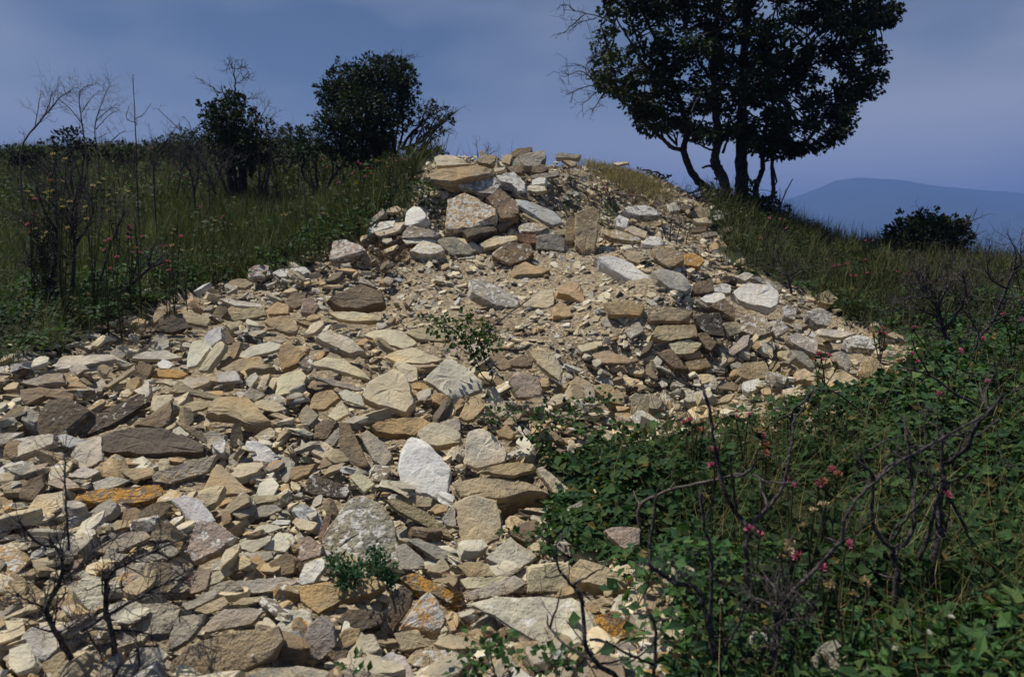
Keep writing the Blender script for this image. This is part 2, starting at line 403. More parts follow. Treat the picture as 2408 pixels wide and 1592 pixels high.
# ---------------------------------------------------------------- ground sheet and mountain
def axis(lo, hi, step, far, n):
    g = np.geomspace(step, far, n); return np.concatenate([lo - np.cumsum(g)[::-1], np.arange(lo, hi, step), hi + np.cumsum(g) - step])
ax_ = axis(-13, 13, 0.13, 700, 42); ay_ = axis(-2, 26, 0.13, 700, 42)
gx, gy = np.meshgrid(ax_, ay_)
gz = np.vstack([ground_h(gx[i:i + 10], gy[i:i + 10]) for i in range(0, len(ay_), 10)])
gs = np.where((np.abs(gx) < 22) & (gy < 30) & (gy > -3), stony(gx, gy), 0).astype(float)
nx, ny = len(ax_), len(ay_)
ii = (np.arange(ny - 1)[:, None] * nx + np.arange(nx - 1)[None]).reshape(-1)
def terrace(x, y):
    """1 on the level gravelly shelf of the heap, 0 on the tumbled slopes"""
    P = np.stack([x, np.maximum(y, .4), H(x, y)], -1); px, py = proj(P)
    return np.clip(1 - np.maximum(np.abs(px - 1290) / 380, np.abs(py - 700) / 150), 0, .25) * 4
gz = gz - 0.12 * gs * (1 - np.where(gs > 0, terrace(gx, gy), 0))      # stones lie over hollows, not on a flat bed
me = mesh_np('ground', np.stack([gx, gy, gz], -1).reshape(-1, 3), np.stack([ii, ii + 1, ii + nx + 1, ii + nx], -1), {'tint': np.repeat(gs.reshape(-1, 1), 3, 1)}, True)
tag(link('ground', me, M_GROUND), kind='structure')

def mountain():
    Yr = 3400.0
    prof = [(1000, 560), (1500, 545), (1700, 520), (1800, 492), (1859, 467), (1915, 447), (1965, 425), (2016, 418), (2118, 423), (2219, 440), (2408, 455), (2700, 450), (3100, 480), (3600, 530)]
    pa = np.array(prof, float); crest = at(pa[:, 0], pa[:, 1], np.full(len(pa), Yr))
    xs = np.linspace(crest[0, 0], crest[-1, 0], 150); ds = np.linspace(-1500, 1500, 61)
    X, D = np.meshgrid(xs, ds)
    top = np.interp(X, crest[:, 0], crest[:, 2]); base = -150.0
    k = np.clip(1 - np.abs(D) / 1500.0, 0, 1)
    ridg = 1 - np.abs(fbm(X / 260.0, D / 420.0, 5)) * 1.1
    Z = base + (top - base) * (k ** 0.8) * (1 + (ridg - 1) * (1 - k) * 1.5) + 24 * fbm(X / 70.0, D / 70.0, 1) * np.minimum(1, (1 - k) * 3 + .15)
    nx = len(xs); ii = (np.arange(len(ds) - 1)[:, None] * nx + np.arange(nx - 1)[None]).reshape(-1)
    C = np.tile((0.035, 0.055, 0.022), (X.size, 1)) * (0.8 + 0.6 * (fbm(X / 60.0, D / 60.0, 6) + 0.5)).reshape(-1, 1)
    me = mesh_np('mountain', np.stack([X, Yr + D, Z], -1).reshape(-1, 3), np.stack([ii, ii + 1, ii + nx + 1, ii + nx], -1), {'tint': C}, True)
    tag(link('mountain', me, M_FOREST), kind='structure')
mountain()
# ---------------------------------------------------------------- stones of the heap, outlines traced one by one from image pixels
# crops: x0, y0, scale of the image windows used for tracing
CROP = {'A': (0,600,.33727), 'B': (700,300,.33727), 'C': (800,700,.33727), 'D': (0,1092,.33727), 'E': (700,1092,.33727),
        'G': (1400,500,.42496), 'H': (300,600,.2551), 'I': (1300,450,.28694), 'J': (0,850,.2551), 'K': (400,1150,.28182), 'M': (950,320,.25295),
        'N': (1400,950,.42496), 'Q': (0,300,.3507), 'P': (400,100,.3316), 'T': (1250,0,.37943), 'U': (0,0,.5076), 'V': (1204,0,.5076)}
def cpx(crop, x, y):
    x0, y0, s = CROP[crop]; return x0 + x * s, y0 + y * s
TINT = {'w': (.74,.73,.68), 'c': (.60,.535,.39), 'p': (.56,.535,.44), 'g': (.39,.365,.31), 'b': (.50,.505,.50), 't': (.42,.355,.24),
        'o': (.45,.345,.205), 'r': (.47,.30,.115), 'n': (.26,.205,.145), 'd': (.165,.142,.11), 'k': (.42,.345,.285), 'u': (.29,.195,.145), 'y': (.63,.55,.385)}
STONES = '''
M;S;*big flat tan slab capping the summit pile, its tip jutting left|big capping slab;t;.1,.05,.2;-.1,.9;95;190,380 310,310 560,275 855,275 820,330 600,385 430,425 250,405
M;S;*long grey ledge slab with white lichen just below the capping slab|white-edged ledge slab;g;.55,.05,.4;0,1.6;80;460,420 520,385 890,380 920,430 840,530 700,520 470,450
M;K;*white crusted block at the right end of the capping slab|white crusted summit block;g;.75,.2,.2;.2,1.1;90;850,370 1010,335 1090,390 1150,460 1160,520 1060,510 1000,440 900,420
M;B;*large pyramid shaped boulder speckled with white and orange lichen under the ledge|lichen pyramid boulder;t;.62,.5,.3;-.1,1.6;150;400,590 560,525 860,680 870,780 700,850 390,870 385,800
M;B;brown rough boulder;n;.3,.2,.5;.1,1.5;110;780,580 900,495 1050,620 1060,740 900,760 870,680
M;S;*smooth blue-grey slab leaning downhill with a pointed right end|smooth blue-grey leaning slab;b;.05,0,0;.35,1.0;45;1040,580 1075,565 1300,660 1400,700 1475,800 1380,830 1250,760 1060,640
M;S;pale strip of slab;t;.1,0,.1;.35,.9;30;1110,730 1160,720 1370,835 1330,850
M;B;*tall upright tan stone standing on end in the middle of the heap|upright standing stone;t;.3,.3,.25;-.25,3;130;1590,720 1680,680 1760,650 1815,690 1790,930 1770,1080 1690,1140 1595,1020
M;K;narrow upright tan stone;t;.1,.1,.2;-.1,3;60;1510,800 1550,750 1590,770 1585,930 1560,1000 1500,990
M;S;*long white lichened slab lying aslant right below the standing stone|long white slanting slab;p;.9,.3,.1;.3,.85;85;1770,1105 1960,1115 2130,1180 2290,1330 2330,1400 2240,1410 2000,1270 1860,1190
M;B;*squat cream block with a white top below the left of the summit pile|squat white-topped block;c;.6,.3,.2;-.1,.9;100;40,1060 180,965 330,1010 380,1060 290,1095 130,1090
M;B;rounded brown boulder with white flecks;n;.4,.3,.3;0,2;110;840,1060 960,995 1160,1005 1195,1080 1100,1150 990,1190 840,1120
M;K;dark squarish block;d;.15,.1,.4;.1,.9;110;555,880 830,790 880,870 700,905 600,940
M;S;thin dark shard;n;.1,0,.3;-.2,1.5;25;860,820 1050,735 1060,760 890,880
M;S;flat tan slab;c;.35,.1,.2;0,1;50;720,995 850,935 1030,930 1040,965 760,1040
M;K;*dull purple-red block in the wall course under the summit|purple-red wall block;u;.2,0,.3;0,2.5;70;1030,910 1230,910 1240,1000 1060,985
M;K;grey-tan wall block;g;.1,0,.2;0,2.5;70;1245,920 1420,915 1490,960 1480,1060 1250,1040
M;S;long thin wall slab;g;.4,.1,.2;0,2;60;1215,870 1520,865 1510,915 1230,915
M;S;white flecked ledge slab;t;.55,.2,.2;0,1.5;50;1080,830 1200,800 1340,840 1250,890 1090,880
M;S;dark edged grey slab;g;.3,0,.4;.2,1.5;55;320,950 480,945 660,1060 620,1095 440,1090 340,1000
M;S;cream slab;c;.1,.1,.1;.2,.95;25;390,945 600,960 730,1050 700,1065 520,1000
M;K;angular grey block;g;.4,.1,.3;-.2,1.8;80;0,900 60,830 150,850 320,890 310,930 0,940
M;B;*white rounded stone half sunk in leaves on the left flank|white rounded flank stone;w;.7,.1,.1;-.5,1.2;90;0,720 70,645 150,660 210,740 170,800 60,830 0,830
M;S;thin pale slab;p;.1,0,0;0,.85;15;0,965 150,950 310,960 290,980 30,1000
B;S;low pale slab half in the leaves;p;.7,.1,.2;-.2,.9;30;480,705 560,665 670,650 660,690 510,735
B;S;low cream slab half in the leaves;c;.4,.1,.1;-.2,.95;25;540,735 660,670 740,660 700,720 570,755
B;B;*solitary brown and white boulder at the left grass edge|brown-white edge boulder;k;.55,.3,.3;-.2,1.3;70;215,920 250,790 330,780 430,815 480,850 330,895 240,925
B;S;small pointed grey stone;g;.3,0,.3;-.5,1.4;40;450,690 590,570 605,600 520,670
M;S;*triangular sunlit tan slab on the bare terrace|triangular tan terrace slab;o;.05,.1,.1;0,.9;70;980,1230 1130,1165 1200,1200 1360,1240 1300,1275 1000,1290
B;B;tan boulder;o;.1,.1,.1;.2,1.2;60;1830,1110 1920,1070 1980,1110 2005,1230 1900,1170 1820,1150
B;S;*large grey slab with white blotches sunk in the terrace gravel|blotched grey terrace slab;g;.5,.1,.2;.35,.9;55;1200,1050 1260,1030 1570,1200 1530,1260 1400,1240 1210,1150
B;K;pale ribbed block;c;.2,0,.2;-.1,1.2;50;1570,1230 1690,1145 1780,1130 1780,1230 1740,1255 1590,1250
B;B;smooth orange stone;o;0,.1,0;.2,1;60;1785,1260 1830,1220 1870,1230 1910,1305 1860,1315 1790,1300
I;K;ochre block;o;.15,.2,.2;0,1.6;80;440,915 610,905 760,950 730,1010 470,1000
M;K;*thick cream slab lying on the capping slab against the sky|cream top slab;c;.1,0,.05;-.1,1.5;70;280,195 330,170 450,180 640,240 560,265 300,280
M;K;*brown flat stone perched highest on the summit against the sky|highest perched brown stone;n;.1,.1,.2;0,2;60;990,150 1060,110 1190,100 1200,140 1080,190 1000,195
M;S;leaning ochre stone;o;0,0,.1;-.3,2;50;910,240 950,170 1000,180 980,260
M;K;big grey summit block;g;.25,.1,.3;.1,1.6;90;1080,190 1150,160 1300,140 1310,200 1220,290 1100,290
M;S;thin grey slab;g;.2,0,.1;0,1.2;30;1170,235 1300,210 1310,240 1180,265
M;B;brown lump;n;.2,.1,.4;0,2;60;1200,290 1300,260 1340,310 1260,340 1190,330
M;S;dark long thin slab;g;.1,0,.5;0,1.6;30;1180,360 1430,335 1430,365 1300,390 1190,385
M;K;white topped stone;p;.8,0,.1;0,1;60;1195,410 1260,385 1330,400 1320,440 1200,450
M;S;flat white slab;c;.5,0,.1;0,1.2;40;1150,460 1300,465 1320,500 1230,515 1160,500
M;S;tan slab;t;.1,0,.1;.1,1.2;30;1470,220 1530,200 1610,260 1560,280
M;S;ridge slab;g;.2,.1,.3;0,1.8;40;1410,170 1450,155 1640,175 1630,210 1520,200 1420,200
M;S;thin cream ridge slab;c;.1,0,.1;0,1.2;25;1950,250 2070,235 2090,250 1990,268
M;B;tan ridge stone;t;.2,.1,.2;0,2;60;680,220 740,180 850,175 830,260 700,240
M;S;cream slab behind the ridge;c;.1,0,.1;0,1.4;30;840,300 940,290 940,310 850,330
M;K;grey wedge;g;.2,0,.2;.3,1.8;50;1000,240 1060,195 1080,280 1010,280
M;B;lumpy brown stone;n;.3,.2,.3;0,1.8;60;960,290 1060,270 1120,330 1010,340
M;S;dark slab in shadow;n;.1,0,.4;.2,1.8;50;1060,560 1160,525 1170,590 1100,580
I;S;*layered white crusted slab on top of the right-hand ruined wall|layered white wall-top slab;g;.72,.05,.3;0,1.4;60;560,160 610,120 750,115 850,150 900,190 800,205 640,190
I;K;white block;w;.8,.2,.2;-.2,2;70;520,220 545,195 620,230 600,300 520,280
I;K;cream rounded stone;c;.3,.2,.1;.1,1.6;60;590,310 650,285 770,330 750,380 680,360
I;S;white edged tan slab;t;.5,.1,.2;.2,1;45;420,310 560,330 720,390 700,410 480,380 410,340
I;B;*white capped stone on the wall right of the standing stone|white capped wall stone;n;.85,.1,.2;0,1.1;70;725,420 790,365 870,370 925,425 840,450 740,445
I;B;rough hollowed boulder;t;.25,.2,.5;0,1.6;90;830,470 880,450 1050,500 1070,560 960,620 840,540
I;B;*stone crusted with orange lichen at the right wall by the grass|orange crusted wall stone;t;.4,.8,.2;.1,1.6;70;1075,515 1160,505 1250,560 1200,620 1080,600
I;S;*flat grey slab tilted beside the long white slab|tilted flat grey slab;g;.15,.05,.1;.25,1;80;820,640 940,620 1050,660 1150,800 1100,830 960,790 870,720
I;S;tan triangular slab;t;.1,.1,.2;.1,1;25;570,500 760,530 700,590 620,560
I;B;*big white blotched boulder on the right side of the heap|big white blotched boulder;c;.88,.3,.15;.05,1.1;65;1480,820 1560,755 1780,760 1850,820 1855,920 1790,960 1560,900 1510,870
I;B;rough brown rock;n;.1,0,.5;0,1.8;60;1160,760 1300,720 1320,810 1150,840
I;K;white blotched stone;g;.75,.1,.2;0,1.5;50;1310,780 1400,750 1460,770 1450,830 1320,820
I;S;pale lens shaped stone;w;.7,0,.1;0,1;40;1215,880 1270,840 1380,835 1420,870 1330,910 1260,910
I;B;brown pointed boulder;n;.35,.25,.3;.2,1.8;80;1290,940 1400,880 1490,960 1490,1050 1390,980
I;K;*layered tan block on the broken wall edge|layered wall-edge block;t;.15,.05,.4;0,1.8;90;760,1000 970,940 1150,980 1120,1060 800,1060
I;K;*large squared tan block like a lintel in the broken wall|lintel-like tan block;t;.1,.1,.15;0,2;100;790,1200 860,1100 1170,1090 1190,1190 950,1225
I;K;dark grey block;d;.35,0,.3;.1,3;90;1170,1020 1370,1000 1400,1180 1260,1160 1200,1090
I;K;ribbed layered chunk;c;.3,0,.6;0,2.5;60;1400,1080 1520,1070 1540,1150 1430,1185
I;B;mottled tan boulder;t;.5,.3,.3;.1,1.6;80;1540,1060 1620,1000 1740,1020 1790,1150 1680,1180 1550,1140
I;K;white flecked wedge;g;.55,.1,.2;0,2;50;1800,1140 1850,1040 1940,1130 1830,1190
I;B;pale rounded stone;g;.6,.1,.2;0,2;60;1890,960 1930,930 1995,970 1980,1050 1900,1030
I;B;cream broken stone;c;.15,0,.3;0,1.8;70;960,1250 1120,1215 1210,1250 1150,1320 1010,1330
I;B;brown wall stone;n;.1,0,.3;.2,2;60;1180,1170 1250,1160 1340,1240 1290,1300 1200,1250
I;S;layered tan slab;t;.1,0,.4;0,1.8;40;1060,1340 1200,1310 1230,1350 1120,1370
I;S;layered tan slab;t;.1,0,.4;0,2;45;1090,1400 1250,1370 1290,1430 1130,1470
I;K;brown stone in the wall foot;n;.1,0,.4;0,2;60;860,1330 960,1280 1060,1400 1090,1450 980,1430
I;S;leaning thin grey slab;g;.2,0,.2;-.6,1.5;30;1430,1310 1560,1190 1610,1180 1590,1260 1480,1340
I;S;leaning thin cream slab;c;.1,0,.1;-.6,1.5;20;1510,1340 1660,1170 1680,1200 1570,1330
I;B;*broad grainy tan boulder at the foot of the right slope|broad grainy tan boulder;t;.2,.1,.3;0,1.2;60;1500,1460 1580,1400 1770,1390 1790,1520 1600,1540 1510,1500
I;K;small upright ochre stone;o;0,0,0;-.2,2;30;1790,1500 1810,1450 1850,1390 1860,1430
I;K;cream cube;c;0,0,.1;0,1.8;40;1855,1310 1950,1300 1940,1395 1860,1350
G;K;grey wedge block;g;.2,.05,.2;.4,1.5;50;1100,755 1130,750 1210,830 1210,875 1110,800
I;K;*small yellow-cream brick shaped stone in the pale scree|yellow brick shaped stone;y;0,0,0;-.1,1.2;50;200,1265 340,1230 370,1275 230,1320
I;S;long low tan slab;t;.05,0,.2;0,.95;30;320,1330 430,1310 690,1380 600,1400 400,1400
I;K;grey pyramid stone;g;.3,.1,.2;-.1,1.8;60;590,1140 700,1060 740,1140 640,1200
I;B;rounded tan wall stone;t;.2,.1,.2;0,1.8;60;1110,170 1200,130 1280,150 1290,210 1190,215
I;K;dark grey wall-top stone;d;.2,0,.4;0,1.8;50;1030,140 1080,105 1160,125 1100,160
I;S;thin pale wall slab;p;.3,0,.1;0,2;30;1300,200 1400,190 1410,225 1320,235
I;S;layered grey wall slab;g;.2,0,.3;0,2;30;1230,340 1340,330 1350,360 1240,375
I;S;white flat wall slab;w;.4,0,.1;0,1.6;25;1310,165 1360,155 1420,185 1340,195
I;K;pale wall-top stone;p;.4,0,.2;0,1.6;45;930,110 1010,90 1040,150 960,165
I;K;cream wall stone;c;.2,0,.2;0,2;50;1150,225 1260,215 1300,260 1180,260
I;S;small dark wall slab;d;.1,0,.3;0,2;30;1400,300 1470,290 1470,325 1405,335
I;S;brown wall slab;n;.1,0,.3;0,2;30;1130,300 1250,290 1260,325 1150,335
G;B;grey weathered boulder;g;.35,.05,.3;0,1.1;60;1065,690 1130,660 1230,690 1220,780 1130,740
G;B;*white topped grey boulder near the right end of the heap|white topped end boulder;g;.65,.05,.3;0,1.1;50;1380,690 1480,675 1570,710 1550,760 1410,740
G;S;*pale tan upright slab standing beside the dark leaves at right|pale upright edge slab;t;.25,.1,.2;.2,1.6;60;1485,820 1560,805 1620,870 1620,970 1530,950 1490,900
G;K;cream stone;c;.1,0,.1;.1,1;40;1110,880 1160,865 1230,910 1200,930 1120,920
G;K;cream stone;c;.1,0,.1;0,1;40;1040,980 1120,965 1150,1000 1080,1030 1050,1010
G;B;orange-tan wedge;o;.1,0,.1;.1,1.2;60;1160,1080 1220,1035 1310,1110 1200,1140
G;K;cream upright stone;c;.1,0,.1;0,2;40;1320,1060 1370,1040 1400,1080 1380,1120 1340,1110
G;S;ochre slab;o;.1,0,.2;.2,1;30;1200,1000 1320,1040 1320,1070 1230,1040
G;K;*narrow pale stone standing upright above the green leaves|narrow pale upright stone;c;.05,0,.05;0,3;50;190,1020 220,1000 300,1010 295,1120 220,1130 200,1060
G;S;tan slab;t;.05,0,.1;-.2,1;30;640,1060 720,1010 770,1000 740,1040
G;S;cream slab;c;.15,0,.1;.1,1;40;1290,880 1370,870 1460,930 1400,960 1310,930
G;B;*mottled grey boulder at the grass edge on the far right|mottled grass-edge boulder;g;.5,.05,.4;.2,1.5;60;1170,540 1240,520 1320,560 1290,630 1230,620 1180,580
G;K;tan angular stone;t;.2,0,.1;.1,1.6;40;1230,455 1290,430 1350,490 1300,510 1250,490
G;S;grey slab;g;.3,0,.2;.2,1.3;40;1320,770 1370,765 1420,830 1400,880 1330,820
G;B;tan rounded stone;t;.1,.1,.1;.1,1.2;40;0,960 70,950 150,1000 160,1060 80,1040 10,1000
G;S;grey ridge slab;g;.35,0,.2;.2,1.2;30;870,360 900,355 1030,400 1020,440
G;S;flat tan slab;t;.2,0,.1;.1,1;25;1610,670 1650,660 1730,700 1700,720
G;K;cream stone;c;.2,0,.1;0,1.5;35;1530,610 1580,600 1600,640 1550,650
G;K;grey stone lying in the grass;g;.3,0,.2;0,1.3;30;2200,940 2260,935 2270,970 2210,985
G;S;tan stone lying in the grass;t;.2,0,.2;0,1.2;25;2080,890 2150,900 2140,930 2080,930
G;S;pale slab;p;.2,0,.1;.1,1;30;1230,640 1340,650 1440,665 1360,690 1250,675
G;K;pale angular stone;p;.3,0,.2;.1,1.2;40;780,350 830,325 875,345 830,375
C;B;*large cream boulder with a stepped broken lower corner|cream stepped boulder;c;.02,.02,.05;-.1,1.5;100;150,680 200,570 400,480 440,500 480,600 510,730 460,800 200,720
C;S;*large smooth grey-green slab with an orange vein leaning at mid heap|smooth veined slab;p;.02,.02,.05;.15,1.35;45;595,580 630,500 750,410 890,490 990,580 990,640 800,720
C;S;*palest slab of all, a big smooth oval leaning toward the viewer|palest oval slab;w;.02,0,0;0,1.6;50;405,1200 420,1050 500,970 560,965 700,1110 775,1190 740,1370 680,1400 440,1330
C;K;cream block;c;.03,.03,.05;.1,1.0;65;535,945 640,875 700,880 820,940 850,1000 680,1030 600,1010
C;S;*pale grey round-topped slab right of the palest oval slab|round-topped pale slab;p;.05,0,.1;.1,1.5;50;875,1000 900,930 970,905 1060,930 1160,1050 1150,1140 960,1190 870,1160
C;B;*brown ochre boulder with a flat top and layered front|brown flat-topped boulder;o;.05,.1,.3;0,1.3;85;200,870 330,840 560,830 640,870 520,960 240,930
C;B;grey elongated stone;g;.1,0,.3;-.2,1.5;60;135,970 190,930 300,1010 355,1100 310,1170 220,1120
C;S;thin ochre slab;y;.02,.05,.05;.1,.9;20;300,400 500,350 700,430 600,450 400,450
C;S;*flat cream slab with pointed right end above the stepped boulder|flat cream slab;c;.1,.05,.05;.1,.9;30;165,260 250,210 430,230 540,320 450,355 350,330
C;S;tan rough slab;t;.15,.05,.2;.1,1;40;460,240 570,210 680,205 760,280 700,300 560,290
C;S;*tan slab propped aslant with a dark gap beneath it|propped tan slab;c;.1,.1,.1;.35,1.2;35;1300,360 1400,335 1500,400 1550,500 1530,580 1400,480
C;B;*squat rust-tan block left of the propped slab|squat rust-tan block;k;.1,.1,.15;-.05,1.8;60;1165,580 1240,510 1380,550 1410,640 1390,700 1220,690
C;B;cream barrel shaped stone;c;.1,.1,.1;.2,1.6;60;1600,600 1660,555 1740,590 1780,670 1770,730 1690,680
C;K;ochre block;o;.1,.1,.1;.2,1.7;50;1780,640 1830,600 1930,640 1980,720 1900,750
C;K;yellow-tan bar;o;0,0,0;-.5,1.5;30;770,770 860,680 890,690 870,740 790,790
C;K;orange-tan block;o;.05,0,.05;.1,1.3;50;835,830 890,710 970,710 1010,750 930,840 880,850
C;K;cream upright stone;c;.05,0,.1;-.1,2;50;1020,640 1080,630 1150,740 1160,820 1100,830 1030,750
C;B;knobbly ochre stone;o;.1,.1,.2;0,1.3;40;640,670 720,670 790,730 730,760 650,720
C;K;small ochre cube;o;0,.1,.1;0,1.3;40;1100,930 1160,885 1220,950 1190,980 1110,960
C;S;flat tan bar slab;t;.05,.05,.15;0,1;50;970,1200 1180,1150 1330,1160 1360,1195 1200,1235
C;S;*grey-green slab sliding into the leaves right of the massive boulder|slab sliding into leaves;p;.1,0,.2;.4,1.1;45;1370,1190 1410,1175 1620,1350 1620,1380 1550,1420 1490,1360
C;S;shadowed brown slab;n;.05,0,.2;0,1.8;40;0,880 60,885 190,1160 100,1170 0,1080
C;S;grey thin slab;g;.1,0,.2;-.2,1.1;25;700,870 830,835 835,920 790,940
C;S;tan leaning shard;t;.05,0,.1;-.4,1.5;30;1130,880 1220,795 1280,800 1200,880
C;K;dark tan block;n;.1,0,.2;.1,1.7;40;1170,440 1260,395 1340,430 1330,480 1200,470
C;K;tan shard;t;.1,0,.1;.3,1.6;30;1060,440 1110,370 1190,480 1120,500
C;S;cream slab;c;.05,0,.1;.2,1.0;25;380,460 420,440 530,490 535,570 470,580
C;S;brown bar;o;.1,0,.2;0,1.3;30;490,600 560,590 660,610 640,640 510,630
C;S;tan rough slab under brambles;t;.1,0,.2;.2,1.2;30;1330,860 1420,870 1570,1000 1480,990 1350,960
E;B;*massive tan boulder with a flat lit top and dark pitted front|massive pitted boulder;t;.15,.08,.45;0,.75;190;1080,120 1250,85 1700,130 1770,190 1620,180 1430,240 1130,220
E;S;*tall cream slab leaning against the massive pitted boulder|tall cream leaning slab;c;.05,.02,.08;-.1,1.8;55;1100,260 1200,215 1380,250 1420,440 1400,520 1270,575 1150,540
E;B;*large triangular lichen-spotted slab rising above a green fern tuft|triangular spotted slab;g;.5,.12,.55;-.05,1.3;65;165,560 210,430 340,230 440,215 560,260 680,450 740,750 600,720 200,640
E;S;*long plank-like slab over a black hollow|plank-like slab;t;.1,.05,.35;.25,1.3;50;590,220 640,215 900,330 1100,490 1090,520 960,470 680,310
E;K;*pale squarish block set like a diamond beside the leaves|pale diamond block;p;.05,.02,.1;.05,1.2;55;1310,650 1480,505 1670,640 1510,755
E;K;*clean yellow-cream cube in the lower middle|yellow-cream cube;y;.1,.05,.02;0,2.2;80;1600,720 1630,690 1890,680 1890,880 1600,890
E;B;*tan boulder with a dark overhanging underside right of the cube|overhanging tan boulder;t;.1,.05,.2;.1,.85;120;1900,720 1970,655 2130,700 2300,790 2340,870 2200,860 1930,800
E;S;flat cream bar;c;.05,0,.05;0,1;40;1150,800 1200,785 1490,785 1560,810 1480,850 1190,860
E;K;grey wedge;g;.1,0,.2;-.3,1.3;30;1170,900 1500,780 1580,830 1460,900 1200,940
E;B;*pointed white stone with bright orange lichen at the bottom middle|pointed white and orange stone;w;.7,.72,.3;.1,2;80;710,1150 830,960 910,880 960,920 1030,1080 960,1230 870,1170
E;S;*narrow dark stone on edge left of the pointed white and orange stone|narrow dark edge stone;d;.25,.05,.4;-.4,2.2;50;620,1080 640,920 720,830 800,900 780,1000 680,1120 640,1200
E;B;*boulder crusted with orange lichen behind the pointed white stone|orange crusted boulder;n;.3,.72,.4;.1,1;110;700,790 800,755 950,810 1080,890 1150,940 1080,980 950,900 820,880
E;S;*thick ochre-brown slab with a wavy front edge under the fern tuft|ochre slab under the fern;o;.1,.15,.3;-.1,1;80;0,840 200,815 370,800 530,770 610,850 500,900 280,960 140,1040 20,950
E;S;*grey oval stone with fine diagonal stripes|striped grey oval stone;g;.02,0,.05;-.1,2.2;60;20,1280 70,1130 160,1050 250,1120 270,1260 170,1360 40,1350
K;B;*small white granular stone left of the fern tuft|white granular stone;w;.6,0,.2;-.3,1.5;60;1060,780 1120,620 1270,560 1310,620 1200,780 1100,800
E;K;dark shaded block;d;.05,0,.3;0,1.2;50;280,1080 350,1010 580,1030 580,1110 370,1170
E;K;small tan wedge;t;.05,.1,.1;0,1.2;40;680,1180 830,1150 900,1260 730,1290
E;B;*tan stone with one white patch at the bottom middle|white-patched tan stone;t;.45,.05,.15;0,1.2;60;740,1360 830,1290 1030,1290 1060,1370 1000,1430 800,1400
E;S;*broad smooth grey slab cut by the bottom edge of the picture|broad smooth bottom slab;b;.02,0,.05;0,1;50;380,1500 560,1350 660,1300 740,1340 830,1510
E;S;small smooth pale slab;p;.02,0,.05;0,1;30;410,1240 440,1190 540,1190 570,1280 500,1320 420,1280
E;S;*large flat pale bedrock slab at the bottom right of the stones|flat pale bedrock slab;p;.3,.05,.2;.05,.75;50;1190,970 1400,920 1900,930 1980,960 2080,1070 2130,1200 1700,1240 1430,1090
E;B;*brown boulder with an orange lichen blotch among the charred twigs|orange blotched boulder;n;.3,.72,.3;.1,1.6;70;2070,1060 2180,1020 2330,1030 2372,1110 2330,1200 2200,1230
E;B;pale bumpy stone in the leaves;p;.3,0,.2;.2,1.7;50;1890,300 1980,260 2020,290 2000,400 1960,440 1880,370
E;S;thin grey slab;g;.1,0,.1;.2,1;30;780,530 850,520 1080,620 1060,650 960,650
E;S;shaded grey slab;g;.1,0,.1;.2,1;20;690,570 760,560 870,660 880,720 730,720
E;K;tan triangle stone;t;.05,0,.1;0,1;30;910,740 1010,650 1060,720 1000,750
E;S;grey-tan flat slab;t;.1,0,.2;.1,.9;20;1110,690 1300,680 1370,770 1200,780
E;S;flat tan slab;t;.1,0,.1;.1,.95;25;750,250 800,220 930,240 920,290 820,290
E;K;small ochre stone;o;.05,.1,.1;0,1.2;35;930,310 970,275 1050,280 1040,320 960,340
E;S;pale narrow slab;p;.05,0,.1;.2,1.6;30;1010,380 1090,275 1100,420 1050,440
E;S;tan slab by the bottom edge;t;.1,.05,.2;0,1.0;45;1110,1180 1260,1150 1330,1260 1200,1320 1110,1280
E;S;flat tan slab;t;.1,.05,.1;0,1.0;40;1520,1240 1680,1230 1700,1330 1540,1330
E;K;grey stone;g;.2,0,.2;0,1.5;40;2220,1260 2300,1220 2360,1260 2340,1330 2240,1330
E;K;tan rough stone;t;.15,.05,.3;0,1.4;45;1440,1350 1540,1310 1580,1380 1500,1450
J;S;*long dark brown slab with white quartz veins on the left|long quartz-veined slab;d;.05,.05,.15;.05,1.2;105;930,640 1250,610 1500,610 1900,770 1870,830 1250,850 930,830
J;B;*log-shaped dark stone flecked with white lichen at left|log-shaped dark stone;d;.3,.1,.5;-.3,1.6;65;645,620 720,560 1200,330 1300,290 1370,370 1200,480 900,640 740,695
J;B;*large dark mottled boulder near the left edge|large dark left boulder;d;.25,.2,.4;-.1,1.6;80;330,500 450,350 620,330 720,390 860,480 640,680 340,680
A;S;*broad tan-brown slab with a cross of quartz lines|quartz-crossed brown slab;t;.02,.03,.1;.05,.9;100;1360,1090 1530,985 1720,980 1890,1160 1770,1190 1600,1120
J;K;brown wedge with a sharp tip;n;.15,.1,.2;-.3,1.6;50;1240,570 1390,490 1560,370 1570,450 1550,560 1470,600
J;S;*pale flat slab cut by the left edge of the stones|pale left-edge slab;p;.05,0,.1;-.1,.95;80;160,780 230,690 500,660 500,740 160,880
J;S;blue-grey blade;b;0,0,0;.1,1;30;525,690 600,670 780,730 650,790 560,760
J;S;pale tilted slab;p;.05,.05,.1;-.4,1.2;40;640,900 720,760 920,690 930,900 780,980
J;B;*log-like boulder covered in orange lichen at lower left|orange lichen log boulder;n;.28,.72,.35;-.1,1.2;115;640,1230 900,1170 1470,1135 1500,1230 1300,1290 900,1320 680,1300
J;S;*tan triangular slab with a clean straight edge|tan triangle slab;t;.02,0,.05;.1,1;60;1800,1260 1980,920 2060,970 2260,1160 2340,1200
J;S;*curved blue-grey slab right of the orange log boulder|curved blue-grey slab;b;.02,0,.05;.1,1;40;1560,1270 1700,1230 1830,1270 1950,1400 1980,1480 1850,1480 1760,1500 1700,1410
J;S;*vivid orange-yellow slab on the left slope|vivid orange slab;r;0,.1,.05;0,1.1;30;1390,140 1430,75 1600,70 1730,110 1680,150
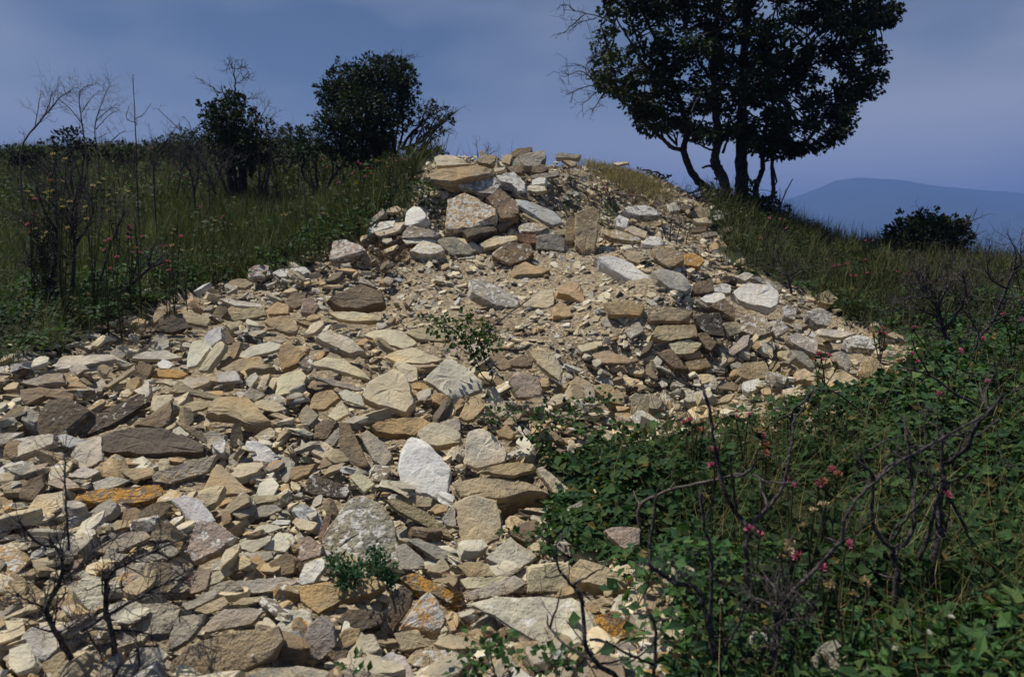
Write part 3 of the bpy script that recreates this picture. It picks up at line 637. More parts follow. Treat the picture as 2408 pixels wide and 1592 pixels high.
J;K;dark grey block with a yellow patch;g;.1,.4,.4;.05,2;60;1430,1010 1560,990 1760,910 1980,870 1900,1010 1580,1110 1420,1100
J;S;brown triangular slab;t;.02,0,.1;.1,1;30;1090,990 1400,980 1410,1040 1240,1090
J;S;small pale slab;p;0,0,.05;0,.95;35;630,1060 760,970 910,1010 800,1070
J;S;*clean blue-grey rectangular slab on the left slope|blue-grey rectangular slab;b;0,0,0;0,1;45;1990,150 2010,100 2170,80 2230,175 2010,190
J;S;long cream slab;c;.05,0,.1;0,1;40;1410,180 1560,170 1600,180 1900,140 1920,200 1760,240
J;S;long tan slab;t;.05,0,.15;.2,1.4;50;1560,270 1650,180 1760,240 2030,320 2020,360 1740,290
J;H;upright pale shard;p;0,0,.05;-.5,1.5;40;1240,270 1370,180 1375,300 1350,330
J;H;leaning tan stick of stone;t;.05,0,.1;-.4,1.5;30;960,230 1230,40 1230,80 1010,230
J;K;upright ochre stone;o;.05,0,.05;-.3,2;50;1160,260 1180,170 1260,130 1280,190 1230,280 1180,300
J;B;dark brown upright stone;n;.1,0,.2;.1,2;60;1220,100 1290,0 1400,40 1380,110 1300,200
J;S;layered cream slab;c;.05,.05,.2;-.1,.9;40;190,1440 350,1240 560,1210 590,1330 400,1420 240,1490
J;B;purple-grey rounded stone;k;.02,0,.1;0,1;40;440,1130 500,1070 590,1060 740,1150 600,1170
J;S;*small flat salmon-pink slab near the left edge|salmon-pink slab;k;0,0,0;0,.95;15;290,960 450,930 400,990 310,1000
J;K;brown block;n;.05,0,.1;-.1,1.3;60;200,260 370,240 660,300 640,360 400,310 230,400
J;K;grey slab;g;.05,0,.1;-.2,1.2;50;200,190 420,120 560,110 570,190 350,220
J;B;brown shaded boulder;n;.1,.1,.3;-.1,1.6;60;180,1200 240,1110 370,1050 390,1150 300,1270 190,1270
J;S;grey slab;b;.02,0,.1;0,1;30;330,880 420,845 560,840 600,880 480,915 340,915
J;S;flat grey slab;g;.05,0,.1;0,.95;25;860,1110 1000,1060 1190,1090 1060,1150 890,1180
J;S;cream slab;c;.05,.05,.1;.1,1.0;25;1390,440 1420,320 1580,310 1590,360 1450,470
J;S;wide tan slab;t;.02,.05,.1;.1,1.0;35;1660,410 1800,360 2010,370 1850,440 1720,470
J;S;narrow brown slab;n;.05,0,.2;.3,1.3;30;1620,560 1700,560 1890,690 1890,750 1780,680
J;H;dark upright shard;d;.05,0,.2;.1,2.2;30;2120,760 2140,590 2210,590 2240,720 2170,790
K;B;*grainy stone with a white ridge and a dark cut front|white-ridged grainy stone;k;.42,0,.35;0,1.1;110;180,370 220,260 370,270 560,400 400,510 200,600 130,520
K;S;*smooth grey top layer of the pitted bedrock at the bottom left|smooth bedrock top layer;g;.05,.05,.2;-.1,1;40;250,1200 330,1090 450,1000 680,990 780,1010 700,1120 480,1160
K;B;*huge pitted bedrock lump with dark holes at the bottom left|huge pitted bedrock lump;t;.15,.1,.95;-.05,1.7;120;0,1440 150,1310 560,1180 700,1170 900,1130 940,1250 850,1400 700,1480 300,1580 0,1560
K;K;grey slab of bedrock;g;.05,.1,.3;-.2,1;60;0,1250 60,1070 270,1050 260,1110 150,1250 0,1330
K;S;*pale six-sided slab on the small stone pavement|pale six-sided slab;p;.02,0,.02;0,.95;30;770,500 900,360 1010,370 1050,420 960,520
K;S;pale angular slab;p;.02,0,.02;0,.95;20;545,480 600,420 720,420 850,380 830,430 700,520
K;S;grey rectangular slab;g;.02,0,.05;0,1;45;525,540 835,520 845,570 700,625 520,615
K;B;brown rounded stone;n;.05,.1,.1;0,1.8;50;835,620 970,530 1040,590 1020,690 900,720
K;K;cream cube;c;.02,0,.05;0,1.2;40;315,720 420,670 500,690 410,770 310,800
K;K;pale rough stone;p;.05,0,.1;0,1.3;40;340,620 460,570 525,580 500,670 350,670
K;K;dark rounded block;g;.05,0,.3;0,1.5;50;345,810 490,760 530,770 590,830 480,880 350,880
K;S;long layered slab;g;.2,0,.15;0,.95;25;540,770 920,735 1050,770 960,820 700,860
K;S;tan slab;t;.02,0,.1;-.1,1.1;30;200,1000 440,895 480,950 420,1000 300,1030
K;S;flat tan slab;t;.05,0,.1;-.1,1;25;520,960 600,910 800,890 780,920 640,960
K;K;tan wedge;t;.02,0,.1;-.3,1.2;60;385,230 560,60 650,50 650,110 480,200
K;S;grey thin slab;g;.02,0,.1;-.1,1.2;25;630,210 760,140 860,130 920,170 800,220 660,240
K;S;long tan bar;t;.05,0,.1;0,1.2;30;650,60 870,50 900,90 720,120 650,130
K;H;*rust-red upright stone left of the triangular spotted slab|rust-red upright stone;u;0,0,.1;.2,2;40;1235,390 1290,210 1345,240 1280,430 1240,440
K;K;pale speckled stone;k;.25,0,.2;-.1,1.5;50;1060,600 1110,420 1140,395 1260,470 1240,550 1120,580
K;B;purple-grey stone;k;.02,0,.1;0,1.5;50;150,800 230,660 330,690 300,830 160,870
K;S;small yellowish slab;y;0,0,0;0,.95;20;1020,270 1060,240 1220,280 1180,340 1080,330
K;S;small pale slab;p;0,0,0;0,.9;12;700,340 780,295 880,300 930,320 820,360
K;S;small pale slab;w;0,0,0;0,.9;10;840,280 900,255 1000,260 1000,290 900,295
K;S;grey slab;g;.05,.05,.1;-.2,1.0;30;90,950 200,920 340,840 400,880 250,960 150,1000
K;S;bottom grey slab;g;.1,.05,.2;0,.95;40;620,1560 800,1500 1100,1480 1300,1520 1250,1600 700,1620
H;B;*big brown faceted boulder with a lit flat top on the upper left slope|big brown faceted boulder;n;.05,.1,.25;.05,2;130;1820,400 2150,260 2340,330 2370,430 2100,490 1900,470
H;K;*cream block with a flat top on the left slope|cream flat-topped block;c;.02,0,.03;-.05,1.05;60;1365,1260 1380,1100 1600,1060 1650,1110 1570,1260 1380,1290
H;B;*bright ochre boulder with a ridge on the left slope|bright ochre boulder;o;.02,.1,.05;-.1,1.5;60;1660,1410 1720,1280 1880,1230 1950,1310 1800,1420
H;S;*long thick grey slab with a straight front edge, upper left slope|long thick grey slab;p;.02,.02,.1;.1,1;95;1710,750 1830,680 2060,770 2200,870 2050,905
H;B;*tan layered boulder with curved ribs on the left slope|ribbed tan boulder;o;.02,.05,.25;-.2,1.7;70;1390,950 1400,830 1490,800 1640,900 1560,1000 1410,1060
H;S;pale flat slab;p;.02,0,.03;-.1,.95;30;1020,920 1150,840 1300,800 1420,830 1380,870 1100,940
H;S;long ochre slab;t;.02,.05,.15;-.1,1.2;30;870,1050 1050,950 1230,935 1265,980 1150,1050 950,1070
H;S;cream leaning plank;c;.02,0,.1;-.5,1.4;50;660,1050 840,780 890,830 880,870 740,1050
H;S;pale tilted slab;p;.02,0,.05;-.4,1.3;40;560,900 600,800 700,780 750,860 640,1000 550,1030
H;H;knobbly brown stone;t;.05,0,.2;-.3,1.6;40;820,1030 940,930 990,800 1040,810 1000,920 930,1010
H;K;blue-grey faceted stone;b;.02,.05,.1;-.5,1.6;60;700,770 760,690 850,660 860,770 760,840
H;K;dark angular stone;n;.02,0,.1;.3,2;40;870,680 900,670 990,790 910,820 870,770
H;S;tan slab;t;.05,0,.1;.1,1.2;45;1265,590 1400,570 1500,590 1560,650 1540,720 1310,660
H;K;cream elongated stone;c;.05,0,.05;-.2,1.2;40;1620,740 1700,630 1790,600 1800,640 1720,710
H;S;*long thin pale slab at the top of the left slope|long thin pale slab;p;.02,0,.05;.05,.95;25;830,400 870,395 1250,450 1260,480 1000,470
H;K;ribbed long stone;t;.15,.05,.3;-.1,1.4;40;885,560 1050,500 1240,480 1260,550 1000,600
H;S;flat tan slab;t;.02,0,.1;.1,1;30;500,510 640,540 750,590 720,650 560,620
H;B;*dark brown boulder at the left margin of the slope|dark brown margin boulder;d;.05,.1,.2;0,2;70;230,690 290,570 400,550 530,600 580,660 400,710
H;K;ochre mottled stone;t;.15,.3,.1;-.3,1.5;50;200,640 280,490 370,460 390,510 250,620
H;B;dark upright stone;n;.1,.05,.3;.1,2;40;760,610 820,470 900,480 920,530 800,620
H;K;yellow-tan block;o;.05,.05,.1;0,1.2;40;1280,500 1380,430 1470,460 1480,530 1300,540
H;K;dark block;n;.1,.05,.2;0,2;50;1450,440 1520,350 1640,350 1600,460 1500,500
H;B;mottled upright stone;k;.25,.15,.3;0,2;50;1590,540 1620,410 1700,390 1760,480 1700,550
H;S;*pale slab with a dark front edge below the brown faceted boulder|pale dark-edged slab;c;.05,.05,.1;.1,.95;45;1850,520 2100,520 2352,560 2360,600 2110,610 1950,590
H;K;*white lichened oblong stone at the top left rim|white oblong rim stone;g;.85,.2,.2;0,1.2;50;1330,160 1400,130 1640,105 1670,150 1550,200 1400,200
H;K;*brown and white upright block at the top left rim|brown-white rim block;k;.6,.15,.3;0,2;60;1115,130 1180,90 1310,80 1320,180 1250,210 1110,220
H;K;tan block;t;.1,0,.1;.1,1.2;40;930,270 960,220 1090,225 1150,260 1080,300
H;K;grey sloping slab;g;.02,0,.1;-.2,1.1;40;180,860 300,790 370,780 370,840 270,890
H;K;pale log-shaped stone;p;.1,0,.05;0,1;35;30,930 150,890 350,880 480,940 350,960 60,950
H;S;small white flat stone;w;.1,0,0;0,1;20;280,1000 330,960 430,1000 380,1040 300,1040
H;H;upright cream flake;p;0,0,0;-.2,1.5;30;1080,1150 1170,1080 1200,1120 1130,1220
H;H;upright cream flake;c;0,0,0;-.3,1.5;30;1190,1230 1250,1110 1310,1100 1260,1210
H;H;upright yellow-cream flake;y;0,0,0;-.3,1.5;30;1300,1200 1330,1130 1390,1130 1340,1230
H;K;dark grey triangle;g;0,0,.2;.1,1.5;40;1070,1290 1130,1220 1270,1280 1170,1340
H;S;*long cream slab running down right across the left slope|long cream slope slab;y;.02,.05,.05;.2,1;50;1690,1000 1830,930 2000,960 2240,1110 2250,1150 1900,1050
H;S;grey ribbed slab;g;.02,0,.3;.2,1.2;30;1720,1120 1850,1130 2160,1230 2100,1240 1900,1200
H;S;cream slab;c;.02,0,.02;.1,1;25;1170,1350 1290,1325 1370,1360 1450,1410 1350,1440 1200,1400
H;S;pale grey slab;p;0,0,.02;.1,.95;25;1950,1270 2010,1240 2150,1290 2190,1390 2000,1330
H;K;cream upright stone;c;0,0,.05;0,1.5;40;1850,1480 1970,1340 2030,1460 1920,1520
A;B;*pale bluish stone with a grey hollow, above the tan triangle slab|pale hollowed stone;w;.05,0,.12;-.1,1.5;50;1710,1330 1720,1290 1810,1300 1960,1410 1900,1470 1770,1440
A;K;cream chunk;c;.02,0,.05;.2,1.2;40;2180,1370 2230,1300 2280,1310 2372,1400 2300,1440
D;B;ochre elongated stone;o;.02,.1,.1;-.2,1.5;40;2010,100 2040,20 2190,0 2150,60 2060,100
E;K;*black and white weathered chunk left of the plank-like slab|black and white chunk;d;.42,0,.4;.2,1.6;50;30,190 100,60 350,150 370,190 330,230 100,210
E;K;cream chunk;c;.02,0,.05;.2,1.4;50;375,90 420,40 530,130 460,190
A;S;long grey-cream slab;p;.02,0,.08;-.1,.95;40;380,740 450,705 760,695 790,725 600,760 400,795
A;S;flat pale slab;p;.02,0,.05;-.1,.9;15;590,810 700,760 790,755 740,790 640,825
A;S;thin ochre slab;t;.02,.05,.1;.1,1.0;20;1870,1110 1940,1100 2100,1165 2000,1150
A;K;brown upright stone;n;.05,.05,.2;-.1,2;40;2190,1290 2200,1190 2260,1150 2340,1160 2280,1270
D;S;flat bluish slab in shade;b;.02,0,.1;-.1,.95;40;120,1290 200,1140 340,1130 400,1260 300,1360
D;S;pale slab behind charred twigs;p;.02,0,.1;.1,1.1;40;820,1470 940,1290 1110,1280 1160,1330 1010,1480
D;K;tan block behind charred twigs;t;.05,0,.2;0,1.4;50;280,1400 420,1310 560,1360 540,1482 300,1482
D;B;grey rounded boulder behind charred twigs;g;.1,.1,.3;0,1.5;70;920,1080 1000,980 1170,970 1250,1010 1180,1170 1000,1180
D;K;white flecked long stone with an orange spot;g;.3,.45,.3;-.1,1.2;60;790,800 850,710 980,690 1300,720 1290,770 900,850
D;K;dark wedge with a white tip;d;.3,.1,.3;.3,1.5;60;1070,510 1110,400 1160,390 1270,480 1180,540
D;S;grey stone slab in shade;g;.05,0,.2;-.1,1.0;40;650,600 840,480 1000,470 1030,510 850,600
D;S;small grey slab;g;.02,0,.1;-.1,.95;25;930,660 1050,610 1150,650 1000,680
'''
def slab_geo(poly, t, seed, segs=30, rough=1.0):
    """a stone whose main face is the outline `poly` (local xy) and whose body is t thick behind it"""
    g = np.random.RandomState(seed)
    P = np.asarray(poly, float)
    area = 0.5 * np.sum(P[:, 0] * np.roll(P[:, 1], -1) - np.roll(P[:, 0], -1) * P[:, 1])
    if area < 0: P = P[::-1]
    size = math.sqrt(abs(area)) + 1e-6
    E = np.roll(P, -1, 0) - P; Ln = np.linalg.norm(E, axis=1)
    cnt = np.maximum(2, np.round(segs * Ln / Ln.sum()).astype(int))
    pts = []; amp = []
    for i in range(len(P)):
        for k in range(cnt[i]):
            f = k / cnt[i] + (0 if k == 0 else g.uniform(-.2, .2) / cnt[i])
            pts.append(P[i] + E[i] * f); amp.append(0.25 if k == 0 else 1.0)
    O = np.array(pts); amp = np.array(amp); m = len(O)
    tn = np.roll(O, -1, 0) - np.roll(O, 1, 0); tn /= np.linalg.norm(tn, axis=1, keepdims=True) + 1e-9
    nr = np.stack([tn[:, 1], -tn[:, 0]], 1)
    O = O + nr * (g.randn(m) * 0.016 * size * amp * rough)[:, None]
    # corners of a real stone are worn
    O = O * 0.92 + 0.04 * (np.roll(O, 1, 0) + np.roll(O, -1, 0))
    c = P.mean(0); Q = O - c
    tilt = g.randn(2) * 0.03
    waves = [(g.randn(2) * 2.4 / size, g.rand() * 6.3, g.rand() * 0.5 + 0.3) for _ in range(4)]
    def und(xy):
        return sum(a * np.sin(xy @ k + ph) for k, ph, a in waves) * 0.022 * min(size, t * 2.5) * rough
    rings = []
    for s in (0.4, 0.72, 0.965):
        xy = Q * s; rings.append(np.column_stack([c + xy, und(xy) + g.randn(m) * 0.006 * size * rough]))
    # stepped bedding down the side
    side_j = g.randn(m) * 0.02 * size
    lev = [(1.0, -0.055), (1.0 + g.uniform(-.05, .02), -0.30), (1.0 + g.uniform(-.03, .05), -0.36), (1.0 + g.uniform(-.05, .04), -0.66), (1.0 + g.uniform(-.05, .04), -0.72), (0.95, -1.0)]
    for s, z in lev:
        jit = 0 if z == -0.055 else 1
        xy = Q * s + nr * ((side_j * (-z) + g.randn(m) * 0.013 * size) * jit * rough)[:, None]
        rings.append(np.column_stack([c + xy, z * t * (1 + 0.12 * np.sin(np.arange(m) * 2 * math.pi / m * g.randint(1, 4) + g.rand() * 6)) + (0.6 * und(xy) if z > -.5 else 0)]))
    V = np.vstack(rings + [np.array([[c[0], c[1], float(und(np.zeros((1, 2)))[0])], [c[0], c[1], -t]])])
    # chip off a corner or two along slanting planes
    zc = np.array([c[0], c[1], -t * 0.5])
    for _ in range(g.randint(1, 4)):
        a = g.rand() * 6.283; nn = np.array([math.cos(a), math.sin(a), g.uniform(0.2, 1.2)]); nn /= np.linalg.norm(nn)
        d = (V - zc) @ nn; lim = d.max() * g.uniform(0.80, 0.94)
        ex = np.maximum(d - lim, 0); V = V - ex[:, None] * nn * 0.9
    nR = len(rings); T = []
    k = np.arange(m); k2 = (k + 1) % m
    T.append(np.stack([np.full(m, nR * m), k, k2], 1))
    for r in range(nR - 1):
        a = r * m + k; b2 = r * m + k2; c2 = (r + 1) * m + k2; d2 = (r + 1) * m + k
        T.append(np.stack([a, d2, c2], 1)); T.append(np.stack([a, c2, b2], 1))
    e = (nR - 1) * m
    T.append(np.stack([np.full(m, nR * m + 1), e + k2, e + k], 1))
    return V, np.vstack(T)

def hull2(P):
    P = sorted(map(tuple, P)); h = []
    for seq in (P, P[::-1]):
        k = len(h)
        for p in seq:
            while len(h) - k >= 2 and (h[-1][0] - h[-2][0]) * (p[1] - h[-2][1]) - (h[-1][1] - h[-2][1]) * (p[0] - h[-2][0]) <= 0: h.pop()
            h.append(p)
        h.pop()
    return np.array(h)
KIND = {'S': 'flat_stone', 'B': 'boulder', 'K': 'stone_block', 'H': 'stone_shard'}
OCC = []                 # outlines already taken, in pixels
placed = []              # records for labels
def place_stone(kind, phrase, tint, wear, ab, tpx, poly, seed, lift=0.0):
    poly = np.array(poly, float)
    if not phrase.startswith('*'): poly = poly.mean(0) + (poly - poly.mean(0)) * 1.10
    cx, cy = poly.mean(0)
    Y0 = hit(cx, min(cy + 4, 1650))[0]
    if np.isnan(Y0): Y0 = 11.5
    a, b = ab
    if 1.0 < b <= 2.0: b = 1.0 + (b - 1.0) * .62
    n = np.array([a, -b, 1.0]); n /= np.linalg.norm(n)
    base = at(cx, cy, Y0)
    t = 1.15 * tpx * Y0 / F
    view = ray(cx, cy); view = view / np.linalg.norm(view)
    for _ in range(12):                     # never seen edge-on: lean the stone a little more
        if -(n @ view) > 0.33: break
        b += 0.12; n = np.array([a, -b, 1.0]); n /= np.linalg.norm(n)
    # rest the foot of the stone on the ground: its lower edge may not sink in
    low = np.vstack([poly, poly + np.array([0, 0.75 * tpx * max(0.0, float(n @ UPV))])])
    Yl = hit(low[:, 0], np.minimum(low[:, 1], 1700)); Yl = np.where(np.isnan(Yl), Y0, np.clip(Yl, Y0 * .75, Y0 * 1.15))
    need = at(low[:, 0], low[:, 1], Yl) @ n; m_ = len(poly)
    offs = max(base @ n + 0.5 * t, 0.8 * need[:m_].max() + 0.2 * (base @ n), 0.7 * (need[m_:].max() + 0.6 * t) + 0.3 * (base @ n))
    p0 = base + n * (min(offs - base @ n, 0.25 * Y0 / 5 + 0.9 * t) + 0.02 * Y0 / 5 + lift)
    d = ray(poly[:, 0], poly[:, 1])
    k = ((p0 - EYE) @ n) / (d @ n)
    k = np.clip(k, Y0 * 0.72, Y0 * 1.3)
    P3 = EYE + d * k[:, None]
    c = P3.mean(0)
    e1 = np.cross([0, 1.0, 0.2], n); e1 /= np.linalg.norm(e1); e2 = np.cross(n, e1)
    q = P3 - c
    V, T = slab_geo(np.stack([q @ e1, q @ e2], 1), t, seed)
    g = np.random.RandomState(seed + 5)
    col = np.array(TINT[tint]) * (0.90 + 0.2 * g.rand()) * (1 + 0.018 * g.randn(3))
    m_ = (len(V) - 2) // 9; vc = np.tile(col, (len(V), 1))          # broken edges show the inner rock, the main face its weathered skin
    vc[4 * m_:9 * m_] *= np.array(random.choice([(1, .93, .80), (.93, .92, .9), (1.03, .98, .9), (.88, .82, .72)])) * g.uniform(.92, 1.06, (5 * m_, 1))
    me = mesh_np(KIND[kind], V, T, {'tint': np.clip(vc, .02, .75), 'wear': np.array(wear, float)}, True)
    me.set_sharp_from_angle(angle=R(17))
    o = link(KIND[kind], me, M_STONE)
    o.matrix_world = Matrix((( e1[0], e2[0], n[0], c[0]), (e1[1], e2[1], n[1], c[1]), (e1[2], e2[2], n[2], c[2]), (0, 0, 0, 1)))
    px, py = proj(c)
    placed.append({'o': o, 'phrase': phrase, 'x': float(px), 'y': float(py), 'size': float(np.ptp(poly[:, 0]) + np.ptp(poly[:, 1]))})
    body = np.vstack([poly, poly + np.array([-0.9 * tpx * n[0], 0.9 * tpx * max(0.0, float(n @ UPV))])])
    OCC.append(hull2(body))
    return o

seed = 100
for line in STONES.strip().splitlines():
    crop, kind, phrase, tint, wear, ab, t, pts = line.split(';')
    sc = CROP[crop][2]
    poly = [cpx(crop, *map(float, q.split(','))) for q in pts.split()]
    place_stone(kind, phrase, tint, [float(v) for v in wear.split(',')], tuple(float(v) for v in ab.split(',')), float(t) * sc, poly, seed)
    seed += 1

# further countable stones in the gaps, until 300 of them stand singly
WORDS = {'c': 'cream', 't': 'tan', 'p': 'pale', 'g': 'grey', 'o': 'ochre', 'n': 'brown', 'b': 'blue-grey', 'y': 'yellowish'}
def covered(px, py, pad):
    for P in OCC:
        if P[:, 0].min() - pad < px < P[:, 0].max() + pad and P[:, 1].min() - pad < py < P[:, 1].max() + pad: return True
    return False
FILL = [(x, y) for x, y in zip(rs.uniform(60, 2150, 9000), rs.uniform(380, 1585, 9000))]
for px, py in FILL:
    if len(placed) >= 300: break
    if not inpoly(np.array([px]), np.array([py]), MOUND)[0]: continue
    Yh = hit(px, py)[0]
    if np.isnan(Yh): continue
    big = rs.uniform(26, 46) * (0.55 + 0.45 * min(1.0, 6.0 / Yh))
    if covered(px, py, big * 0.55): continue
    kk = rs.randint(5, 8); an = np.sort((np.arange(kk) + rs.uniform(-.35, .35, kk)) / kk * 6.283)
    asp = rs.uniform(0.38, 0.62); rot = rs.uniform(-.4, .4)
    rr = rs.uniform(0.75, 1.15, kk) * big * 0.62
    X = np.cos(an) * rr; Yy = np.sin(an) * rr * asp
    poly = np.stack([px + X * math.cos(rot) - Yy * math.sin(rot), py + X * math.sin(rot) + Yy * math.cos(rot)], 1)
    tint = random.choice('ccttppgoonbyg'); kind = random.choice('SSSKKB')
    noun = {'S': random.choice(['thin slab', 'flat slab', 'small slab']), 'K': random.choice(['angular block', 'wedge', 'small block']), 'B': 'rounded stone'}[kind]
    place_stone(kind, WORDS[tint] + ' ' + noun, tint, (rs.rand() ** 3 * .5, rs.rand() ** 4 * .4, rs.rand() * .25), (rs.uniform(-.35, .35), rs.uniform(.85, 1.5)),
                big * rs.uniform(.2, .42), poly, seed); seed += 1

# labels: landmarks carry their own, the others are told apart by the landmark stone they lie next to
marks = []
for r in placed:
    if r['phrase'].startswith('*'):
        full, short = r['phrase'][1:].split('|'); r['label'] = full; marks.append((short, r))
def relation(r, m):
    dx, dy = r['x'] - m['x'], r['y'] - m['y']
    if abs(dx) > 2.2 * abs(dy): return 'right of' if dx > 0 else 'left of'
    if abs(dy) > 2.2 * abs(dx): return 'below' if dy > 0 else 'above'
    return ('below right of' if dx > 0 else 'below left of') if dy > 0 else ('above right of' if dx > 0 else 'above left of')
used = {r.get('label') for r in placed}
for r in placed:
    if 'label' in r: continue
    near = sorted(marks, key=lambda s: (s[1]['x'] - r['x']) ** 2 + (s[1]['y'] - r['y']) ** 2)[:7]
    cands = [f"{r['phrase']} {relation(r, m)} the {s}" for s, m in near[:3]]
    for i in range(5):
        for j in range(i + 1, 6):
            (s1, m1), (s2, m2) = near[i], near[j]
            cands.append(f"{r['phrase']} {relation(r, m1)} the {s1}, {relation(r, m2)} the {s2}")
    ok = [c for c in cands if c not in used and len(c.split()) <= 16]
    r['label'] = ok[0]; used.add(ok[0])
for r in placed:
    tag(r['o'], r['label'], 'stone', 'stones of the tumbled heap')

# lesser stones of the heap past the 300, too plentiful to count
def scree():
    protos = []
    for s in range(48):
        g = np.random.RandomState(1300 + s); m = 9; nc = g.randint(4, 7)
        ca = (np.arange(nc) + g.uniform(-.3, .3, nc)) / nc * 6.283; cr = g.uniform(.75, 1.15, nc); asp = g.uniform(.4, .8)
        cpt = np.stack([np.cos(ca) * cr, np.sin(ca) * cr * asp], 1)
        q = np.vstack([cpt, cpt[:1]]); u = np.linspace(0, nc, m, endpoint=False); i = u.astype(int); o = q[i] + (q[i + 1] - q[i]) * (u - i)[:, None]
        o += g.randn(m, 2) * .03; th = g.uniform(.18, .62)
        R_ = [(.55, .0, .02), (.965, -.01, .02), (1.0, -.07, .02), (g.uniform(.93, 1.05), -.55, .05), (g.uniform(.85, 1.0), -1.0, .05)]
        V = np.vstack([np.column_stack([o * a + g.randn(m, 2) * j, th * (z + .5) + g.randn(m) * j * .5]) for a, z, j in R_] + [[[0, 0, th * .52]]])
        for _ in range(2):
            a = g.rand() * 6.283; nn = np.array([math.cos(a), math.sin(a), g.uniform(.2, 1.1)]); nn /= np.linalg.norm(nn); d = V @ nn; V = V - np.maximum(d - d.max() * g.uniform(.72, .92), 0)[:, None] * nn
        k = np.arange(m); k2 = (k + 1) % m; T = [np.stack([np.full(m, 5 * m), k, k2], 1)]
        for r in range(4): T += [np.stack([r * m + k, (r + 1) * m + k, (r + 1) * m + k2], 1), np.stack([r * m + k, (r + 1) * m + k2, r * m + k2], 1)]
        protos.append((V, np.vstack(T)))
    N = 12600
    px = rs.uniform(-600, 2300, N); py = rs.uniform(345, 1800, N)
    st = np.where(rs.rand(N) < .14, 1.0, 0.0); ok = inpoly(px + rs.randn(N) * 70 * st, py + rs.randn(N) * 30 * st, MOUND); px, py = px[ok], py[ok]; Y = hit(px, py); ok = ~np.isnan(Y); px, py, Y = px[ok], py[ok], Y[ok]
    clear = np.ones(len(px), bool)
    for Q in OCC:
        c = Q.mean(0); Q2 = c + (Q - c) * 1.12
        i = np.where((px > Q2[:, 0].min()) & (px < Q2[:, 0].max()) & (py > Q2[:, 1].min()) & (py < Q2[:, 1].max()) & clear)[0]
        clear[i[inpoly(px[i], py[i], [tuple(v) for v in Q2])]] = False
    terr = ((px > 1000) & (px < 1640) & (py > 600) & (py < 840)) | ((px > 760) & (px < 1400) & (py > 590) & (py < 700))
    clear &= ~(terr & (rs.rand(len(px)) < .30))
    px, py, Y = px[clear], py[clear], Y[clear]; P = at(px, py, Y); n = len(P)
    size = np.clip(np.exp(rs.randn(n) * .46 + math.log(.054)), .022, .10) * (1 + .07 * np.clip(P[:, 1] - 4, 0, 7)) * np.where(P[:, 1] < 6, 1.18, 1.0) * np.where(P[:, 1] > 9.5, .72, 1.0) * (1 - .42 * terrace(P[:, 0], P[:, 1]))
    Nn = Hn(P[:, 0], P[:, 1]) * .75 + np.array([0, -.1, .4]) + rs.randn(n, 3) * np.array([.50, .40, .2]); Nn /= np.linalg.norm(Nn, axis=1, keepdims=True)
    P[:, 2] = H(P[:, 0], P[:, 1]) + size * rs.uniform(.0, .7, n) - .08 * rs.rand(n) * (1 - terrace(P[:, 0], P[:, 1]))
    E1 = np.cross(rs.randn(n, 3), Nn); E1 /= np.linalg.norm(E1, axis=1, keepdims=True); E2 = np.cross(Nn, E1)
    keys = 'ccccttttppppggggoobydnn'; C = np.array([TINT[k] for k in keys])[rs.randint(0, len(keys), n)] * rs.uniform(.78, 1.12, (n, 1))
    pid = rs.randint(0, 48, n); Vs, Ts, Cs, Ws, off = [], [], [], [], 0
    for k in range(48):
        s = np.where(pid == k)[0]; V, T = protos[k]
        X = P[s][:, None] + size[s][:, None, None] * (V[None, :, 0:1] * E1[s][:, None] + V[None, :, 1:2] * E2[s][:, None] + V[None, :, 2:3] * Nn[s][:, None])
        Vs.append(X.reshape(-1, 3)); Ts.append((T[None] + np.arange(len(s))[:, None, None] * len(V)).reshape(-1, 3) + off); off += len(s) * len(V)
        Cs.append(np.repeat(C[s], len(V), 0)); w = np.zeros((len(s), 3)); w[:, 0] = rs.rand(len(s)) ** 3 * .55; w[:, 1] = rs.rand(len(s)) ** 6 * .5; w[:, 2] = rs.rand(len(s)) * .35; Ws.append(np.repeat(w, len(V), 0))
    me = mesh_np('loose_stones', np.vstack(Vs), np.vstack(Ts), {'tint': np.vstack(Cs), 'wear': np.vstack(Ws)}, True); me.set_sharp_from_angle(angle=R(16))
    tag(link('loose_stones', me, M_STONE), 'countless fist-sized stones heaped between the larger slabs', 'stones', None, 'stuff')
scree()
